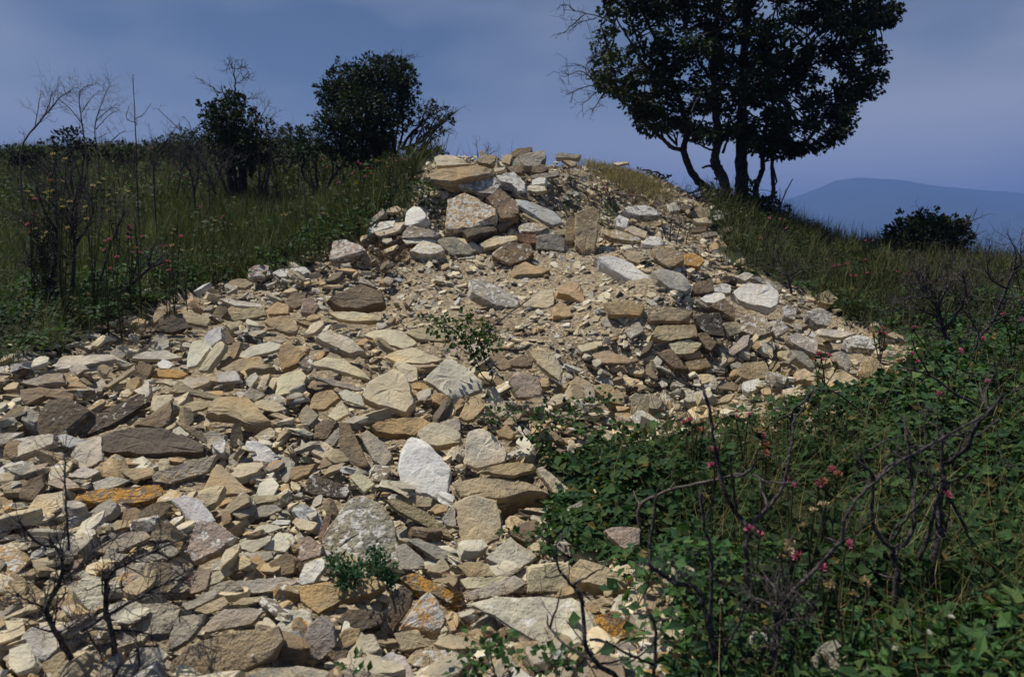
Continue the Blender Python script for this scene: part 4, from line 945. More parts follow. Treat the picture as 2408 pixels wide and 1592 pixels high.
# loose rubble too plentiful to count
def rubble():
    protos = []
    for s in range(40):
        g = np.random.RandomState(900 + s); m = g.randint(5, 8)
        an = (np.arange(m) + g.uniform(-.3, .3, m)) / m * 6.283
        rr = g.uniform(.7, 1.1, m); asp = g.uniform(.5, .95)
        o = np.stack([np.cos(an) * rr, np.sin(an) * rr * asp], 1); th = g.uniform(.10, .42)
        V = np.vstack([np.column_stack([o * .86, np.full(m, th * .5) + g.randn(m) * .05 * th]), np.column_stack([o, np.full(m, th * .32) + g.randn(m) * .1 * th]),
                       np.column_stack([o * g.uniform(.8, 1.0), np.full(m, -th * .5)]), [[0, 0, th * .52]]])
        k = np.arange(m); k2 = (k + 1) % m; T = [np.stack([np.full(m, 3 * m), k, k2], 1)]
        for r in range(2):
            T += [np.stack([r * m + k, (r + 1) * m + k, (r + 1) * m + k2], 1), np.stack([r * m + k, (r + 1) * m + k2, r * m + k2], 1)]
        protos.append((V, np.vstack(T)))
    N = 41000
    px = rs.uniform(-600, 2350, N); py = rs.uniform(330, 1800, N)
    ok = inpoly(px + rs.randn(N) * 14, py + rs.randn(N) * 10, MOUND); px = px[ok]; py = py[ok]
    Y = hit(px, py); ok = ~np.isnan(Y); px, py, Y = px[ok], py[ok], Y[ok]
    clear = np.ones(len(px), bool)          # none inside the bodies of the big stones
    for Q in OCC:
        c = Q.mean(0); Q2 = c + (Q - c) * 0.93
        bb = (px > Q2[:, 0].min()) & (px < Q2[:, 0].max()) & (py > Q2[:, 1].min()) & (py < Q2[:, 1].max()) & clear
        i = np.where(bb)[0]; clear[i[inpoly(px[i], py[i], [tuple(v) for v in Q2])]] = False
    px, py, Y = px[clear], py[clear], Y[clear]
    P = at(px, py, Y)
    # and the parts of the heap hidden from here, so that it stays whole from the side
    ex = rs.uniform(-3, 5, 5000); ey = rs.uniform(8.5, 15, 5000); okb = stony(ex, ey)
    P = np.vstack([P, np.stack([ex, ey, H(ex, ey)], 1)[okb]])
    n = len(P)
    size = np.clip(np.exp(rs.randn(n) * .62 + math.log(.017)), .006, .050) * (1 + 0.10 * np.clip(P[:, 1] - 4, 0, 6))
    P[:, 2] = H(P[:, 0], P[:, 1]) + size * rs.uniform(-.1, .3, n) - .11 * (1 - terrace(P[:, 0], P[:, 1])) * rs.uniform(.5, 1.1, n)
    Nn = Hn(P[:, 0], P[:, 1]) + rs.randn(n, 3) * .32; Nn /= np.linalg.norm(Nn, axis=1, keepdims=True)
    a = rs.randn(n, 3); E1 = np.cross(a, Nn); E1 /= np.linalg.norm(E1, axis=1, keepdims=True); E2 = np.cross(Nn, E1)
    keys = 'cccccttppppgggobyyn'; cols = np.array([TINT[k] for k in keys])
    C = cols[rs.randint(0, len(keys), n)] * rs.uniform(.8, 1.12, (n, 1))
    pid = rs.randint(0, 40, n); Vs, Ts, Cs, Ws, off = [], [], [], [], 0
    for k in range(40):
        s = np.where(pid == k)[0]; V, T = protos[k]
        X = P[s][:, None] + size[s][:, None, None] * (V[None, :, 0:1] * E1[s][:, None] + V[None, :, 1:2] * E2[s][:, None] + V[None, :, 2:3] * Nn[s][:, None])
        Vs.append(X.reshape(-1, 3)); Ts.append((T[None] + np.arange(len(s))[:, None, None] * len(V)).reshape(-1, 3) + off); off += len(s) * len(V)
        Cs.append(np.repeat(C[s], len(V), 0)); w = np.zeros((len(s), 3)); w[:, 0] = rs.rand(len(s)) ** 4 * .5; w[:, 2] = rs.rand(len(s)) * .2; Ws.append(np.repeat(w, len(V), 0))
    me = mesh_np('rubble', np.vstack(Vs), np.vstack(Ts), {'tint': np.vstack(Cs), 'wear': np.vstack(Ws)}, False)
    tag(link('rubble', me, M_STONE), 'small loose chips and rubble filling the gaps between the stones', 'rubble', None, 'stuff')
rubble()
# ---------------------------------------------------------------- vegetation
def limb_pts(path, Y0, dy=0.0, jit=0.0, g=rs):
    """a limb traced in image pixels, laid out in space around distance Y0"""
    p = np.array(path, float); n = len(p)
    Ys = Y0 + dy * np.linspace(0, 1, n) + g.randn(n) * jit
    return at(p[:, 0], p[:, 1], Ys)
def smooth(P, k=3, wob=0.0):
    """Catmull-Rom through the points"""
    P = np.asarray(P, float)
    if len(P) < 3: k = max(k, 3)
    Q = np.vstack([2 * P[0] - P[1], P, 2 * P[-1] - P[-2]]); out = []
    for i in range(1, len(Q) - 2):
        for t in np.arange(k) / k:
            a, b, c, d = Q[i - 1:i + 3]
            out.append(.5 * (2 * b + (c - a) * t + (2 * a - 5 * b + 4 * c - d) * t * t + (3 * b - a - 3 * c + d) * t ** 3))
    out.append(P[-1]); out = np.array(out)
    if wob: out[1:-1] += rs.randn(len(out) - 2, 3) * wob
    return out
def twig_tree(mb, p, d, ln, r, depth, spread=0.6, sides=4, up=0.15, kids=3, tips=None, flat=1.0, c=(1, 1, 1)):
    n = 4 if depth > 0 else 3
    pts = [np.array(p, float)]; dd = np.array(d, float)
    for i in range(n):
        dd = dd + rs.randn(3) * 0.20 * np.array([1, flat, 1]); dd[2] += up * 0.25; dd /= np.linalg.norm(dd)
        pts.append(pts[-1] + dd * ln / n)
    pts = np.array(pts)
    mb.tube(pts, np.linspace(r, r * 0.45, len(pts)), sides, c)
    if tips is not None: tips.append(pts[-1])
    if depth <= 0: return
    for k in range(kids):
        f = rs.uniform(0.3, 1.0); i = min(int(f * n), n - 1); q = pts[i] + (pts[i + 1] - pts[i]) * (f * n - i)
        e = dd + rs.randn(3) * spread * np.array([1, flat, 1]); e[2] += up; e /= np.linalg.norm(e)
        twig_tree(mb, q, e, ln * rs.uniform(.45, .75), r * .58, depth - 1, spread, max(3, sides - 1), up, kids, tips, flat, c)

def shrub(name, label, limbs, mat, cat='shrub', group=None, base=None, twigs=8, tlen=0.22, tdepth=1, Y=None, kids=3, up=0.1, spread=.7, dyr=.25, spines=0):
    """limbs: list of (pixel path, radius px at start, at end). The first limb starts at the ground."""
    bx, by = limbs[0][0][0] if base is None else base
    if Y is None:
        p = on_ground(bx, min(by, 1660)); Y = p[1] * (0.90 if bx > 1350 and by > 900 else 1.0)
    p0 = at(bx, by, Y); p0[2] = min(p0[2], float(H(p0[0], p0[1])))
    root = empty(name, p0, label, cat, group)
    tw = MB()
    for li, (path, r0, r1) in enumerate(limbs):
        dy = rs.uniform(-dyr, dyr) if li else 0.0
        P = limb_pts(path, Y, dy, 0.012)
        if li == 0:
            P = np.vstack([[P[0][0], P[0][1], float(H(P[0][0], P[0][1])) - 0.03], P]) if P[0][2] > float(H(P[0][0], P[0][1])) + .02 else P
        S = smooth(P, 4, 0.0016)
        r = (1.35 if Y < 8 else 1.0) * np.linspace(r0, r1, len(S)) * Y / F
        r = r * (1 + 0.07 * rs.randn(len(S)))
        mb = MB(); mb.tube(S, r, 7)
        mb.build('branch' if li else 'stem', mat, root, p0, True)
        ln = np.linalg.norm(np.diff(S, axis=0), axis=1).sum()
        for _ in range(max(1, int(twigs * ln / 0.6))):
            i = rs.randint(max(1, len(S) // 4), len(S)); d = S[i] - S[i - 1]; d = d / (np.linalg.norm(d) + 1e-9) + rs.randn(3) * .9; d[2] += .25; d /= np.linalg.norm(d)
            twig_tree(tw, S[i], d, tlen * rs.uniform(.5, 1.3), max(r[i] * .45, .0016), tdepth, spread, 4, up, kids)
        for _ in range(int(spines * ln / 0.6)):
            i = rs.randint(1, len(S)); d = rs.randn(3); d /= np.linalg.norm(d)
            tw.tube(np.array([S[i], S[i] + d * rs.uniform(.02, .05)]), [.0022, .0006], 3)
    if tw.n: tag(tw.build('twigs', mat, root, p0, False), kind='stuff')
    return root
def cp_path(crop, s): return [cpx(crop, *map(float, q.split(','))) for q in s.split()]

# --- the group of trees on the ridge
def trees():
    Yt = 15.0
    D = {
     'left': [('T', '1080,1180 1020,1110 970,1020 945,930 960,830 940,700 900,560 840,420 780,260 700,100 640,-100', 42, 12),
              ('T', '945,930 870,915 800,850 720,770 640,700 560,620 490,560 420,520 370,490', 22, 7), ('T', '900,900 860,860 800,790 740,720 690,640', 13, 5),
              ('T', '900,560 800,480 700,400 640,300 560,180 500,60', 18, 6), ('T', '840,420 700,330 640,200 600,60', 14, 6),
              ('T', '500,560 470,440 480,330', 6, 3), ('T', '520,150 400,100 270,70 200,60', 7, 2)],
     'middle': [('T', '1205,1180 1180,1090 1140,1020 1140,950 1165,850 1140,700 1130,520 1120,350 1150,150 1160,-120', 56, 22),
              ('T', '1140,1045 1100,1030 1060,1040', 16, 9), ('T', '1185,950 1215,870 1260,780', 14, 7), ('T', '1130,935 1060,910 1000,880', 11, 5),
              ('T', '1130,520 1040,380 980,220 940,60', 20, 8), ('T', '1135,620 1210,480 1250,330 1240,160', 18, 8)],
     'straight': [('T', '1305,1180 1300,1050 1300,900 1305,700 1310,500 1320,300 1340,100 1350,-150', 70, 28),
              ('T', '1305,680 1400,520 1500,400 1640,280 1760,180 1860,80', 26, 9), ('T', '1310,500 1420,330 1480,180 1520,20', 20, 8), ('T', '1310,620 1380,560 1480,480', 14, 6)],
     'bent': [('T', '1390,1190 1400,1140 1430,1050 1435,950 1450,800 1500,650 1600,520 1720,420 1860,340', 32, 10),
              ('T', '1395,1150 1385,1120', 20, 16), ('T', '1450,800 1600,700 1750,640 1880,600', 15, 6), ('T', '1500,650 1560,480 1700,320 1800,200 1960,100 2120,90', 15, 5)],
     'thin': [('T', '1480,1270 1500,1160 1490,1060 1495,960 1520,850 1600,780 1740,740 1860,720', 24, 8), ('T', '1505,1150 1520,1130', 9, 6), ('T', '1520,850 1560,720 1640,600', 12, 5)],
    }
    outline = [(430,-420),(480,60),(420,380),(440,560),(500,570),(620,700),(710,830),(800,830),(870,760),(940,800),(1000,870),(1080,860),(1130,900),(1190,850),(1270,850),(1340,900),(1380,960),(1440,940),(1480,990),(1640,990),(1680,950),
     (1820,930),(1900,870),(1950,790),(1930,720),(1990,650),(1960,600),(2110,630),(2160,440),(2130,350),(2020,290),(2090,170),(2190,200),(2260,90),(2200,-200),(2000,-450),(1200,-560)]
    outline = [cpx('T', *p) for p in outline]
    gaps = [(625,225,45),(1460,80,75),(1690,240,60),(1640,290,45),(1800,430,62),(1730,560,50),(1900,560,40),(1430,690,35),(1350,490,35),(1200,560,38),(1080,620,30),(560,300,55),(660,360,60),(1010,250,30),(1860,500,45),(560,450,35),(900,200,28),(700,200,40),(1250,330,30),(960,480,26),(1560,200,40)]
    gaps = [(*cpx('T', x, y), r * .37943) for x, y, r in gaps]
    cl = []
    while len(cl) < 560:
        x = rs.uniform(1390, 2140); y = rs.uniform(-190, 380)
        yy = y + (20 if y > 215 else 6)
        if inpoly(np.array([x]), np.array([yy]), outline)[0] and all(math.hypot(x - a, y - b) > r * 1.05 for a, b, r in gaps): cl.append((x, y))
    for k in range(1, len(outline) - 4):            # ragged rim
        a, b = np.array(outline[k]), np.array(outline[k + 1])
        for f in (.2, .55, .85): cl.append(tuple(a + (b - a) * f + rs.randn(2) * 4 - np.array([0, 15])))
    cl = np.array(cl)
    # limb points decide which tree a clump belongs to
    info = {'left': ('leftmost leaning tree on the ridge with a long low limb reaching left', 0.3), 'middle': ('crooked thick-trunked tree with a stub branch, second from left on the ridge', -0.3),
            'straight': ('straight thickest tree trunk in the middle of the ridge clump', 0.0), 'bent': ('slim tree with a bent foot right of the straight trunk', 0.5), 'thin': ('thinnest tree at the right end of the ridge clump', -0.2)}
    ctr = {'left': (1560, 150), 'middle': (1690, 130), 'straight': (1770, 90), 'bent': (1950, 150), 'thin': (1880, 290)}
    names = list(D); cc = np.array([ctr[n] for n in names])
    own = ((cl[:, None] - cc[None]) ** 2).sum(-1).argmin(1)
    for ti, nme in enumerate(names):
        lab, dy0 = info[nme]; Y = Yt + dy0
        limbs = [(cp_path(c, s), r0 * .37943 * .64, r1 * .37943 * .6) for c, s, r0, r1 in D[nme]]
        b = limbs[0][0][0]; p0 = at(*b, Y); p0[2] = float(H(p0[0], p0[1]))
        root = empty('tree', p0, lab, 'tree', 'trees on the ridge')
        skel = []
        tips = []; tw = MB()
        for li, (path, r0, r1) in enumerate(limbs):
            P = limb_pts(path, Y, rs.uniform(-.8, .8) if li else .15)
            if li == 0: P = np.vstack([[P[0][0] + .04, P[0][1], p0[2] - .15], P])
            S = smooth(P, 5, 0.006); r = np.linspace(r0, r1, len(S)) * Y / F
            if li == 0: r[:4] *= np.array([1.5, 1.3, 1.15, 1.05])
            r = r * (1 + .05 * rs.randn(len(S)))
            mb = MB(); mb.tube(S, r, 9); mb.build('branch' if li else 'trunk', M_BARK, root, p0, True)
            skel.append(S)
        if nme == 'left':                       # bare twig sprays on the windward side
            for crop, s in (('T', '370,490 300,440 230,470 180,470'), ('T', '380,510 350,430 280,400'), ('T', '410,530 330,540 220,590'), ('T', '430,550 350,620 300,650'), ('T', '450,580 410,640 380,680'), ('T', '360,480 330,420 390,360'),
                            ('T', '270,70 230,40 190,30'), ('T', '330,90 260,150 200,210'), ('T', '400,110 340,130 270,150'), ('T', '470,230 420,220 390,240'), ('T', '480,260 450,290 420,330')):
                S = smooth(limb_pts(cp_path(crop, s), Y, rs.uniform(-.4, .4), .05), 3, .008); tw.tube(S, np.linspace(.012, .005, len(S)), 4)
                for _ in range(7):
                    i = rs.randint(1, len(S)); d = S[i] - S[i - 1]; d = d / np.linalg.norm(d) + rs.randn(3) * .6; d /= np.linalg.norm(d)
                    twig_tree(tw, S[i], d, rs.uniform(.15, .34), .006, 2, .6, 3, .0, 2)
        allS = np.vstack(skel); lf = MB()
        for x, y in cl[own == ti]:
            c = at(x, y, Y + rs.uniform(-1.3, 1.3))
            j = ((allS - c) ** 2).sum(1).argmin(); q = allS[j]
            mid = (q + c) / 2 + rs.randn(3) * .12
            tw.tube(smooth(np.array([q, mid, c]), 3), np.linspace(.018, .006, 7), 4)
            n = rs.randint(60, 115); rad = rs.uniform(.10, .21)
            o = runit(n) * (rs.rand(n, 1) ** .45) * rad * np.array([1.15, 1.15, .75])
            dr = o / (np.linalg.norm(o, axis=1, keepdims=True) + 1e-6) + runit(n) * .8; dr[:, 2] -= .25
            nn = runit(n) * .8 + np.array([0, 0, .9])
            g = rs.uniform(.65, 1.25, (n, 1)) * np.array([[.021, .034, .012]]) * rs.uniform(.8, 1.2)
            lf.leaves(c + o, dr, nn, rs.uniform(.05, .095, n), .42, g, .08)
        tag(tw.build('twigs', M_BARK, root, p0), kind='stuff')
        lf.build('crown', M_TREELEAF, root, p0)
trees()

# --- bushes on the skyline and beside the field
def bush(name, label, clumps, Y, leaf=(.05, .085), dens=1.0, col=(.026, .040, .016), stems=(), twig=None, trunk=None, dsp=.6, airy=0, squash=.85, cat='bush', base=None, group=None, mat=None):
    """clumps: (px, py, radius px)"""
    cl = np.array(clumps, float)
    bx, by = base if base else (cl[:, 0].mean(), (cl[:, 1] + cl[:, 2]).max())
    p0 = at(bx, by, Y); p0[2] = float(H(p0[0], p0[1]))
    root = empty(name, p0, label, cat, group)
    lf = MB(); tw = MB(); br = MB()
    for x, y, r in cl:
        R3 = r * Y / F; c = at(x, y, Y + rs.uniform(-dsp, dsp))
        m = c * .5 + p0 * .5 + rs.randn(3) * .12 * np.array([1, 1, .3])
        br.tube(smooth(np.array([p0 - [0, 0, .1], m, c]), 4, .01), np.linspace(.035, .008, 9) * min(1.5, Y / 15), 5)
        nt = int(6 + 13 * R3)
        for _ in range(nt):
            d = runit(1)[0]; d[2] = d[2] * .8 + .15; q = c + d * R3 * rs.uniform(.1, .6)
            twig_tree(tw, q, d / np.linalg.norm(d), R3 * rs.uniform(.4, .85), .007, 1, .5, 3, .1, 2)
        n = int(4200 * dens * (R3 ** 2) * (1 - airy * .8))
        o = runit(n) * (rs.rand(n, 1) ** .4) * R3 * np.array([1, 1, squash]) * rs.uniform(.8, 1.25, (n, 1))
        # leaves sit in small sprays
        spr = runit(max(6, n // 22)) * R3 * 1.02 * (rs.rand(max(6, n // 22), 1) ** .35); k = rs.randint(0, len(spr), n)
        o = np.where(rs.rand(n, 1) < .65, spr[k] * rs.uniform(.8, 1.3, (len(spr), 1))[k] + rs.randn(n, 3) * R3 * .11, o)
        dr = o + runit(n) * R3 * .7; nn = runit(n) + np.array([0, 0, .7])
        sh = (.75 + .35 * rs.rand()) * rs.uniform(.6, 1.4, (n, 1))
        lf.leaves(c + o, dr, nn, rs.uniform(leaf[0], leaf[1], n), .32, np.array([col]) * sh)
    for path, r0, r1 in stems:
        S = smooth(limb_pts(path, Y, rs.uniform(-.3, .3), .03), 4, .01); r = np.linspace(r0, r1, len(S)) * Y / F; br.tube(S, r, 6)
        for _ in range(12):
            i = rs.randint(len(S) // 3, len(S)); d = S[i] - S[i - 1]; d = d / np.linalg.norm(d) + rs.randn(3) * .6; d /= np.linalg.norm(d)
            twig_tree(tw, S[i], d, rs.uniform(.1, .28), .005, 1, .6, 3, .1, 2)
    br.build('branches', mat or M_BARK, root, p0); tag(tw.build('twigs', mat or M_BARK, root, p0), kind='stuff'); lf.build('crown', M_TREELEAF, root, p0)
    return root
Pp = lambda *a: [(*cpx('P', x, y), r * .3316) for x, y, r in a]
bush('hawthorn_bush', 'big dark rounded bush on the left skyline with an airy right side',
     Pp((1180,300,110),(1130,360,90),(1300,250,110),(1420,200,100),(1550,190,100),(1640,180,80),(1650,260,110),(1500,300,150),(1350,340,150),(1250,400,120),(1680,350,90),(1550,420,160),(1380,480,160),(1200,500,110),(1130,570,110),(1280,600,130),(1450,600,120),(1650,480,90),(1180,660,120),(1330,700,110),(1500,700,90),(1200,760,90),(1330,770,90),(1450,760,80),(1560,740,70),(1580,600,90)), 16.0, dens=1.5, dsp=.8,
     base=cpx('P', 1520, 800), stems=[(cp_path('P', '1520,780 1560,650 1600,500 1640,300'), 5, 1.5), (cp_path('P', '1640,760 1720,640 1820,540 1920,480'), 4, 1), (cp_path('P', '1640,760 1780,700 1900,600 2020,500'), 4, 1), (cp_path('P', '1500,780 1450,600 1420,400 1400,200'), 5, 1.5),
       (cp_path('P', '1520,200 1540,90'), 1.2, .5), (cp_path('P', '1210,260 1207,180'), 1, .5), (cp_path('P', '1620,170 1690,95'), 1, .5)])
bush('airy_bush', 'small see-through twiggy bush leaning right beside the big dark bush',
     Pp((1760,480,70),(1840,500,80),(1900,510,80),(1930,560,70),(1960,500,50),(1830,590,80),(1760,600,70),(1880,650,60)), 15.8, airy=.8, dsp=.5, base=cpx('P', 1680, 800),
     stems=[(cp_path('P', '1680,800 1760,700 1850,620 1960,540 2030,490'), 4, .8), (cp_path('P', '1680,800 1800,740 1900,660 1990,610'), 3, .8), (cp_path('P', '1680,800 1730,640 1800,520 1830,420'), 3, .8)])
bush('conifer_bush', 'pointed dark shrub with a bare leading stem on the left skyline',
     Pp((290,515,85),(330,560,110),(400,500,100),(470,460,85),(462,390,60),(400,410,70),(350,630,120),(450,600,125),(500,700,130),(420,760,110),(560,760,115),(530,550,80),(330,690,100),(590,690,85),(470,820,110),(370,800,90),(600,820,85)), 14.5, dens=1.15, dsp=.5, base=cpx('P', 470, 860),
     stems=[(cp_path('P', '470,850 465,600 462,400 460,280 458,160'), 4, .8), (cp_path('P', '462,300 540,250'), 1, .4), (cp_path('P', '460,190 525,175'), .8, .4), (cp_path('P', '462,190 415,160'), .8, .4), (cp_path('P', '440,400 350,350 250,300'), 1.4, .5),
       (cp_path('P', '500,450 560,400 610,400'), 1.2, .5)])
bush('bare_thicket', 'greyish leafless thicket right of the pointed dark shrub', Pp((620,600,90),(660,540,80),(700,640,90),(620,700,110),(720,720,100)), 14.8, airy=.97, dsp=.5, base=cpx('P', 620, 840), mat=M_DRYTWIG,
     stems=[(cp_path('P', '560,820 600,620 660,500 700,450'), 2, .5), (cp_path('P', '600,820 680,640 730,520'), 2, .5), (cp_path('P', '640,830 740,700 820,640'), 2, .5), (cp_path('P', '580,800 560,600 620,460'), 2, .5)])
bush('hillside_scrub', 'low green scrub on the skyline between the two dark bushes', Pp((800,680,70),(830,620,45),(900,660,70),(960,640,60),(1010,700,80),(880,740,90),(760,720,70)), 22.0, col=(.032, .05, .02), dsp=.6)
bush('hillside_scrub', 'green hump of scrub on the skyline left of the pointed shrub', Pp((-60,740,80),(40,720,80),(120,710,80),(200,720,80),(260,740,70),(60,780,90),(180,790,90)), 22.5, col=(.032, .052, .02), dsp=.6)
bush('hillside_scrub', 'dark leafy scrub at the foot of the big bush', Pp((960,760,70),(1050,740,70),(1130,780,70),(1000,830,70),(1280,790,60),(900,800,60)), 15.5, col=(.03, .052, .022), dsp=.5)
bush('hillside_scrub', 'small dark scrub at the sky edge right of the big bush', Pp((1830,770,40),(1890,780,45),(1940,790,35),(1800,800,40)), 18.5, dsp=.3)
bush('hillside_scrub', 'low dark scrub hugging the skyline at the far left edge', Pp((-1150,800,80),(-1060,790,70),(-960,810,80),(-860,800,70),(-1000,850,90)), 21.0, col=(.028, .042, .018), dsp=.6)
bush('hillside_scrub', 'ragged scrub on the skyline under the straight thin sapling', Pp((-420,790,60),(-340,780,70),(-260,790,60),(-180,770,60),(-300,830,80)), 21.5, col=(.03, .044, .018), dsp=.6)
bush('hillside_scrub', 'dull green scrub at the skyline between thicket and big bush', Pp((700,760,60),(780,790,70),(860,800,60),(940,790,60),(640,820,60)), 17.0, col=(.034, .046, .022), dsp=.6)
bush('thorn_bush', 'dark thorny bush on the far left skyline below bare saplings', [(*cpx('U', x, y), r * .5076) for x, y, r in ((300,640,50),(350,660,55),(260,670,40),(390,690,45),(330,700,60),(420,710,40))], 15.0, airy=.45, dsp=.4, col=(.02, .026, .014), mat=M_CHAR)
Vv = lambda *a: [(*cpx('V', x, y), r * .5076) for x, y, r in a]
bush('windswept_bush', 'low wind-shaped green bush on the right skyline', Vv((1780,1100,60),(1840,1060,65),(1910,1030,60),(1980,1060,60),(2040,1060,55),(2090,1050,40),(1900,1100,75),(1990,1110,70),(2060,1110,55),(1760,1130,45),(1840,1140,60),(1940,1150,60),(2060,1150,45)), 13.5, dens=2.6, col=(.030, .046, .016), dsp=.5,
     stems=[(cp_path('V', '1950,1170 2040,1080 2140,1020'), 2, .6), (cp_path('V', '1930,1160 1920,1060 1890,980'), 2, .6), (cp_path('V', '1950,1170 2060,1120 2140,1090'), 1.5, .5)])
bush('ridge_scrub', 'bushy dark scrub growing at the foot of the ridge trees', Vv((1060,900,50),(1100,930,60),(1150,950,60),(1200,960,50),(1080,980,60),(1140,1000,70),(1220,1000,55),(1040,1040,60),(1120,1060,70),(1200,1060,60),(1260,1030,45),(1050,1100,60)), 13.9, dens=1.1, col=(.028, .044, .018), dsp=.5)
bush('dry_brushwood', 'grey-brown dry brushwood piled left of the ridge tree foot', Vv((900,900,45),(950,890,55),(990,920,50),(930,930,45),(960,960,45)), 13.4, airy=.97, dsp=.4, mat=M_DRYTWIG)
bush('ridge_shrub', 'tiny dark shrub on the skyline slope left of the trees', Vv((600,790,14),(630,800,12),(700,830,16),(720,825,12),(670,820,12)), 13.8, dsp=.2, leaf=(.04, .07))
shrub('dead_pole', 'short bare dead poles leaning at the right of the ridge trees', [(cp_path('V', '1240,970 1265,900 1300,830'), 2.0, 1.1), (cp_path('V', '1235,965 1242,900'), 1.6, 1.2), (cp_path('V', '1240,960 1200,890 1150,880'), .9, .5)], M_BARK, 'pole', None, Y=13.6, twigs=1)
shrub('dry_stalks', 'dry weed stalks on the summit skyline behind the capping slab', [(cp_path('M', '690,220 680,120 670,40'), 1.1, .5), (cp_path('M', '700,220 770,140 800,70'), 1.1, .5), (cp_path('M', '720,220 800,170 870,130'), 1, .5), (cp_path('M', '650,230 600,200 550,190'), .8, .4), (cp_path('M', '780,200 780,120 785,90'), .8, .4)], M_DRYTWIG, 'weed', None, Y=11.4, twigs=14, tlen=.10)

# --- charred shrubs, each limb traced from image pixels
G2 = 'charred shrubs among the leaves'
N = lambda s, a, b: (cp_path('N', s), a, b)
shrub('charred_shrub', 'tall Y-forked charred shrub with wide spread limbs in the right leaves', [N('840,1060 840,900 835,800 845,680', 5.5, 5), N('845,680 780,600 720,500 690,380 665,260 645,130 625,0 605,-60 590,-85 500,-110 390,-180', 4.6, 2), N('845,680 920,610 990,530 1040,450 1060,370 1080,250 1095,120 1100,90 1160,10', 4.2, 1.6),
   N('780,600 770,500 755,400 745,280', 3, 1.3), N('950,570 920,470 905,390', 2.2, 1.2), N('760,395 810,395 870,345 900,250', 2.8, 1.2), N('870,390 960,430 1130,435', 1.8, 1)], M_CHAR, group=G2, twigs=3, tlen=.09, tdepth=1)
shrub('charred_shrub', 'low arching pale-barked branch left of the Y-forked shrub', [N('245,700 245,570 330,510 450,465 600,435 760,395 830,385', 4, 2.4), N('250,570 225,520 210,480', 2, 1), N('330,510 360,450 385,420', 1.6, .8)], M_DRYTWIG, group=G2, twigs=2, tlen=.06)
shrub('charred_shrub', 'long diagonal charred limb sweeping up to the right', [N('960,1500 1000,1300 1020,1150 1100,1030 1250,880 1350,760 1390,620 1460,510 1550,420 1700,310 1900,200 2150,60', 5, 2), N('1350,760 1280,740 1240,710', 2.2, 1.2), N('1350,770 1440,720 1500,640', 1.6, .8), N('1160,970 1150,910', 1.8, 1.2)], M_CHAR, group=G2, twigs=4, tlen=.14)
shrub('charred_shrub', 'U-shaped charred shrub with two limbs curving up from one foot', [N('1665,960 1655,880 1645,800', 6, 5.5), N('1645,800 1570,730 1530,640 1535,500 1540,400 1480,330 1460,270', 4.5, 2), N('1645,800 1720,760 1760,680 1765,560 1750,420 1740,280 1720,150 1700,60', 4.8, 2), N('1640,760 1720,640 1830,500 1940,400', 2.4, 1.4), N('1550,420 1640,330 1760,280 1860,240 1980,180', 2.8, 1.2), N('1500,260 1640,190 1700,180', 2, 1)], M_CHAR, group=G2, twigs=6, tlen=.14)
shrub('charred_shrub', 'thick double-stemmed charred shrub at the right in deep leaves', [N('1870,870 1900,700 1905,550 1925,400 1915,250 1925,150', 7.5, 3), N('1790,860 1850,700 1890,500', 5, 3), N('1940,330 2050,240 2120,100 2200,20 2260,-60', 5, 2), N('1920,420 2000,600 2060,720 2120,800', 3.5, 1.6), N('1925,180 2000,170 2100,180 2240,80', 2.6, 1.2), N('1890,250 1800,230 1720,240', 2.4, 1.2)], M_CHAR, group=G2, twigs=8, tlen=.16)
Gg = lambda s, a, b: (cp_path('G', s), a, b)
shrub('charred_shrub', 'tangled dark bush of burnt twigs on the right middle slope', [Gg('1965,950 1965,760 1930,660 1885,520 1830,440 1800,350', 5, 1.6), Gg('1930,660 2000,560 2050,440 2030,330', 3.2, 1.2), Gg('1890,540 1940,430 1990,360 2060,300', 2.6, 1), Gg('1900,580 1800,540 1720,520 1640,560', 2.4, 1), Gg('1860,480 1780,460 1700,480', 2, .8), Gg('1965,760 2040,700 2110,650', 2.6, 1)], M_CHAR, group=G2, twigs=26, tlen=.22, tdepth=2, kids=3, Y=5.6)
shrub('charred_shrub', 'slanting burnt limb at the right edge of the picture', [Gg('2090,960 2110,720 2200,600 2270,430 2310,330 2380,250', 4, 1.6), Gg('2200,600 2310,540 2300,400', 2.2, 1), Gg('2280,420 2200,380 2170,320 2180,250', 2, .8), Gg('2310,330 2330,250 2320,200', 1.6, .8)], M_CHAR, group=G2, twigs=14, tlen=.2, tdepth=2, Y=5.3)
shrub('charred_shrub', 'long low burnt bough crossing in front of the right slope', [Gg('2140,1200 2140,1090 1990,1000 1850,900 1700,860', 4.2, 1.6), Gg('2140,1090 2230,1060 2320,990 2400,960', 3, 1.4), Gg('1850,900 1780,780 1750,700', 1.6, .8), Gg('2140,1090 2160,980 2200,900', 2, 1)], M_CHAR, group=G2, twigs=8, tlen=.15, Y=4.2)
shrub('charred_shrub', 'fine burnt twigs crossing the lower right stones', [Gg('1090,1200 1090,1100 1150,1050 1220,980 1340,1000 1420,1060 1520,1130', 2.6, 1.2), Gg('1090,1110 1000,1150 940,1190', 1.6, .8), Gg('1220,980 1190,1040 1160,1080', 1.4, .8), Gg('1300,990 1260,930 1220,900', 1.2, .6)], M_CHAR, group=G2, twigs=4, tlen=.1)
shrub('charred_shrub', 'tall straight charred stem in front of the bottom leaves', [N('700,1530 650,1400 640,1200 640,1000 635,800 600,650 580,480', 5, 2.2), N('625,830 560,830 500,825', 1.6, .8), N('650,1280 720,1300 790,1300', 1.8, 1), N('690,1420 740,1320 800,1200 830,1110', 3, 1.6), N('640,960 680,880 690,860', 1.4, .8), N('600,650 640,560 650,500', 1.5, .7)], M_CHAR, group=G2, twigs=4, tlen=.07)
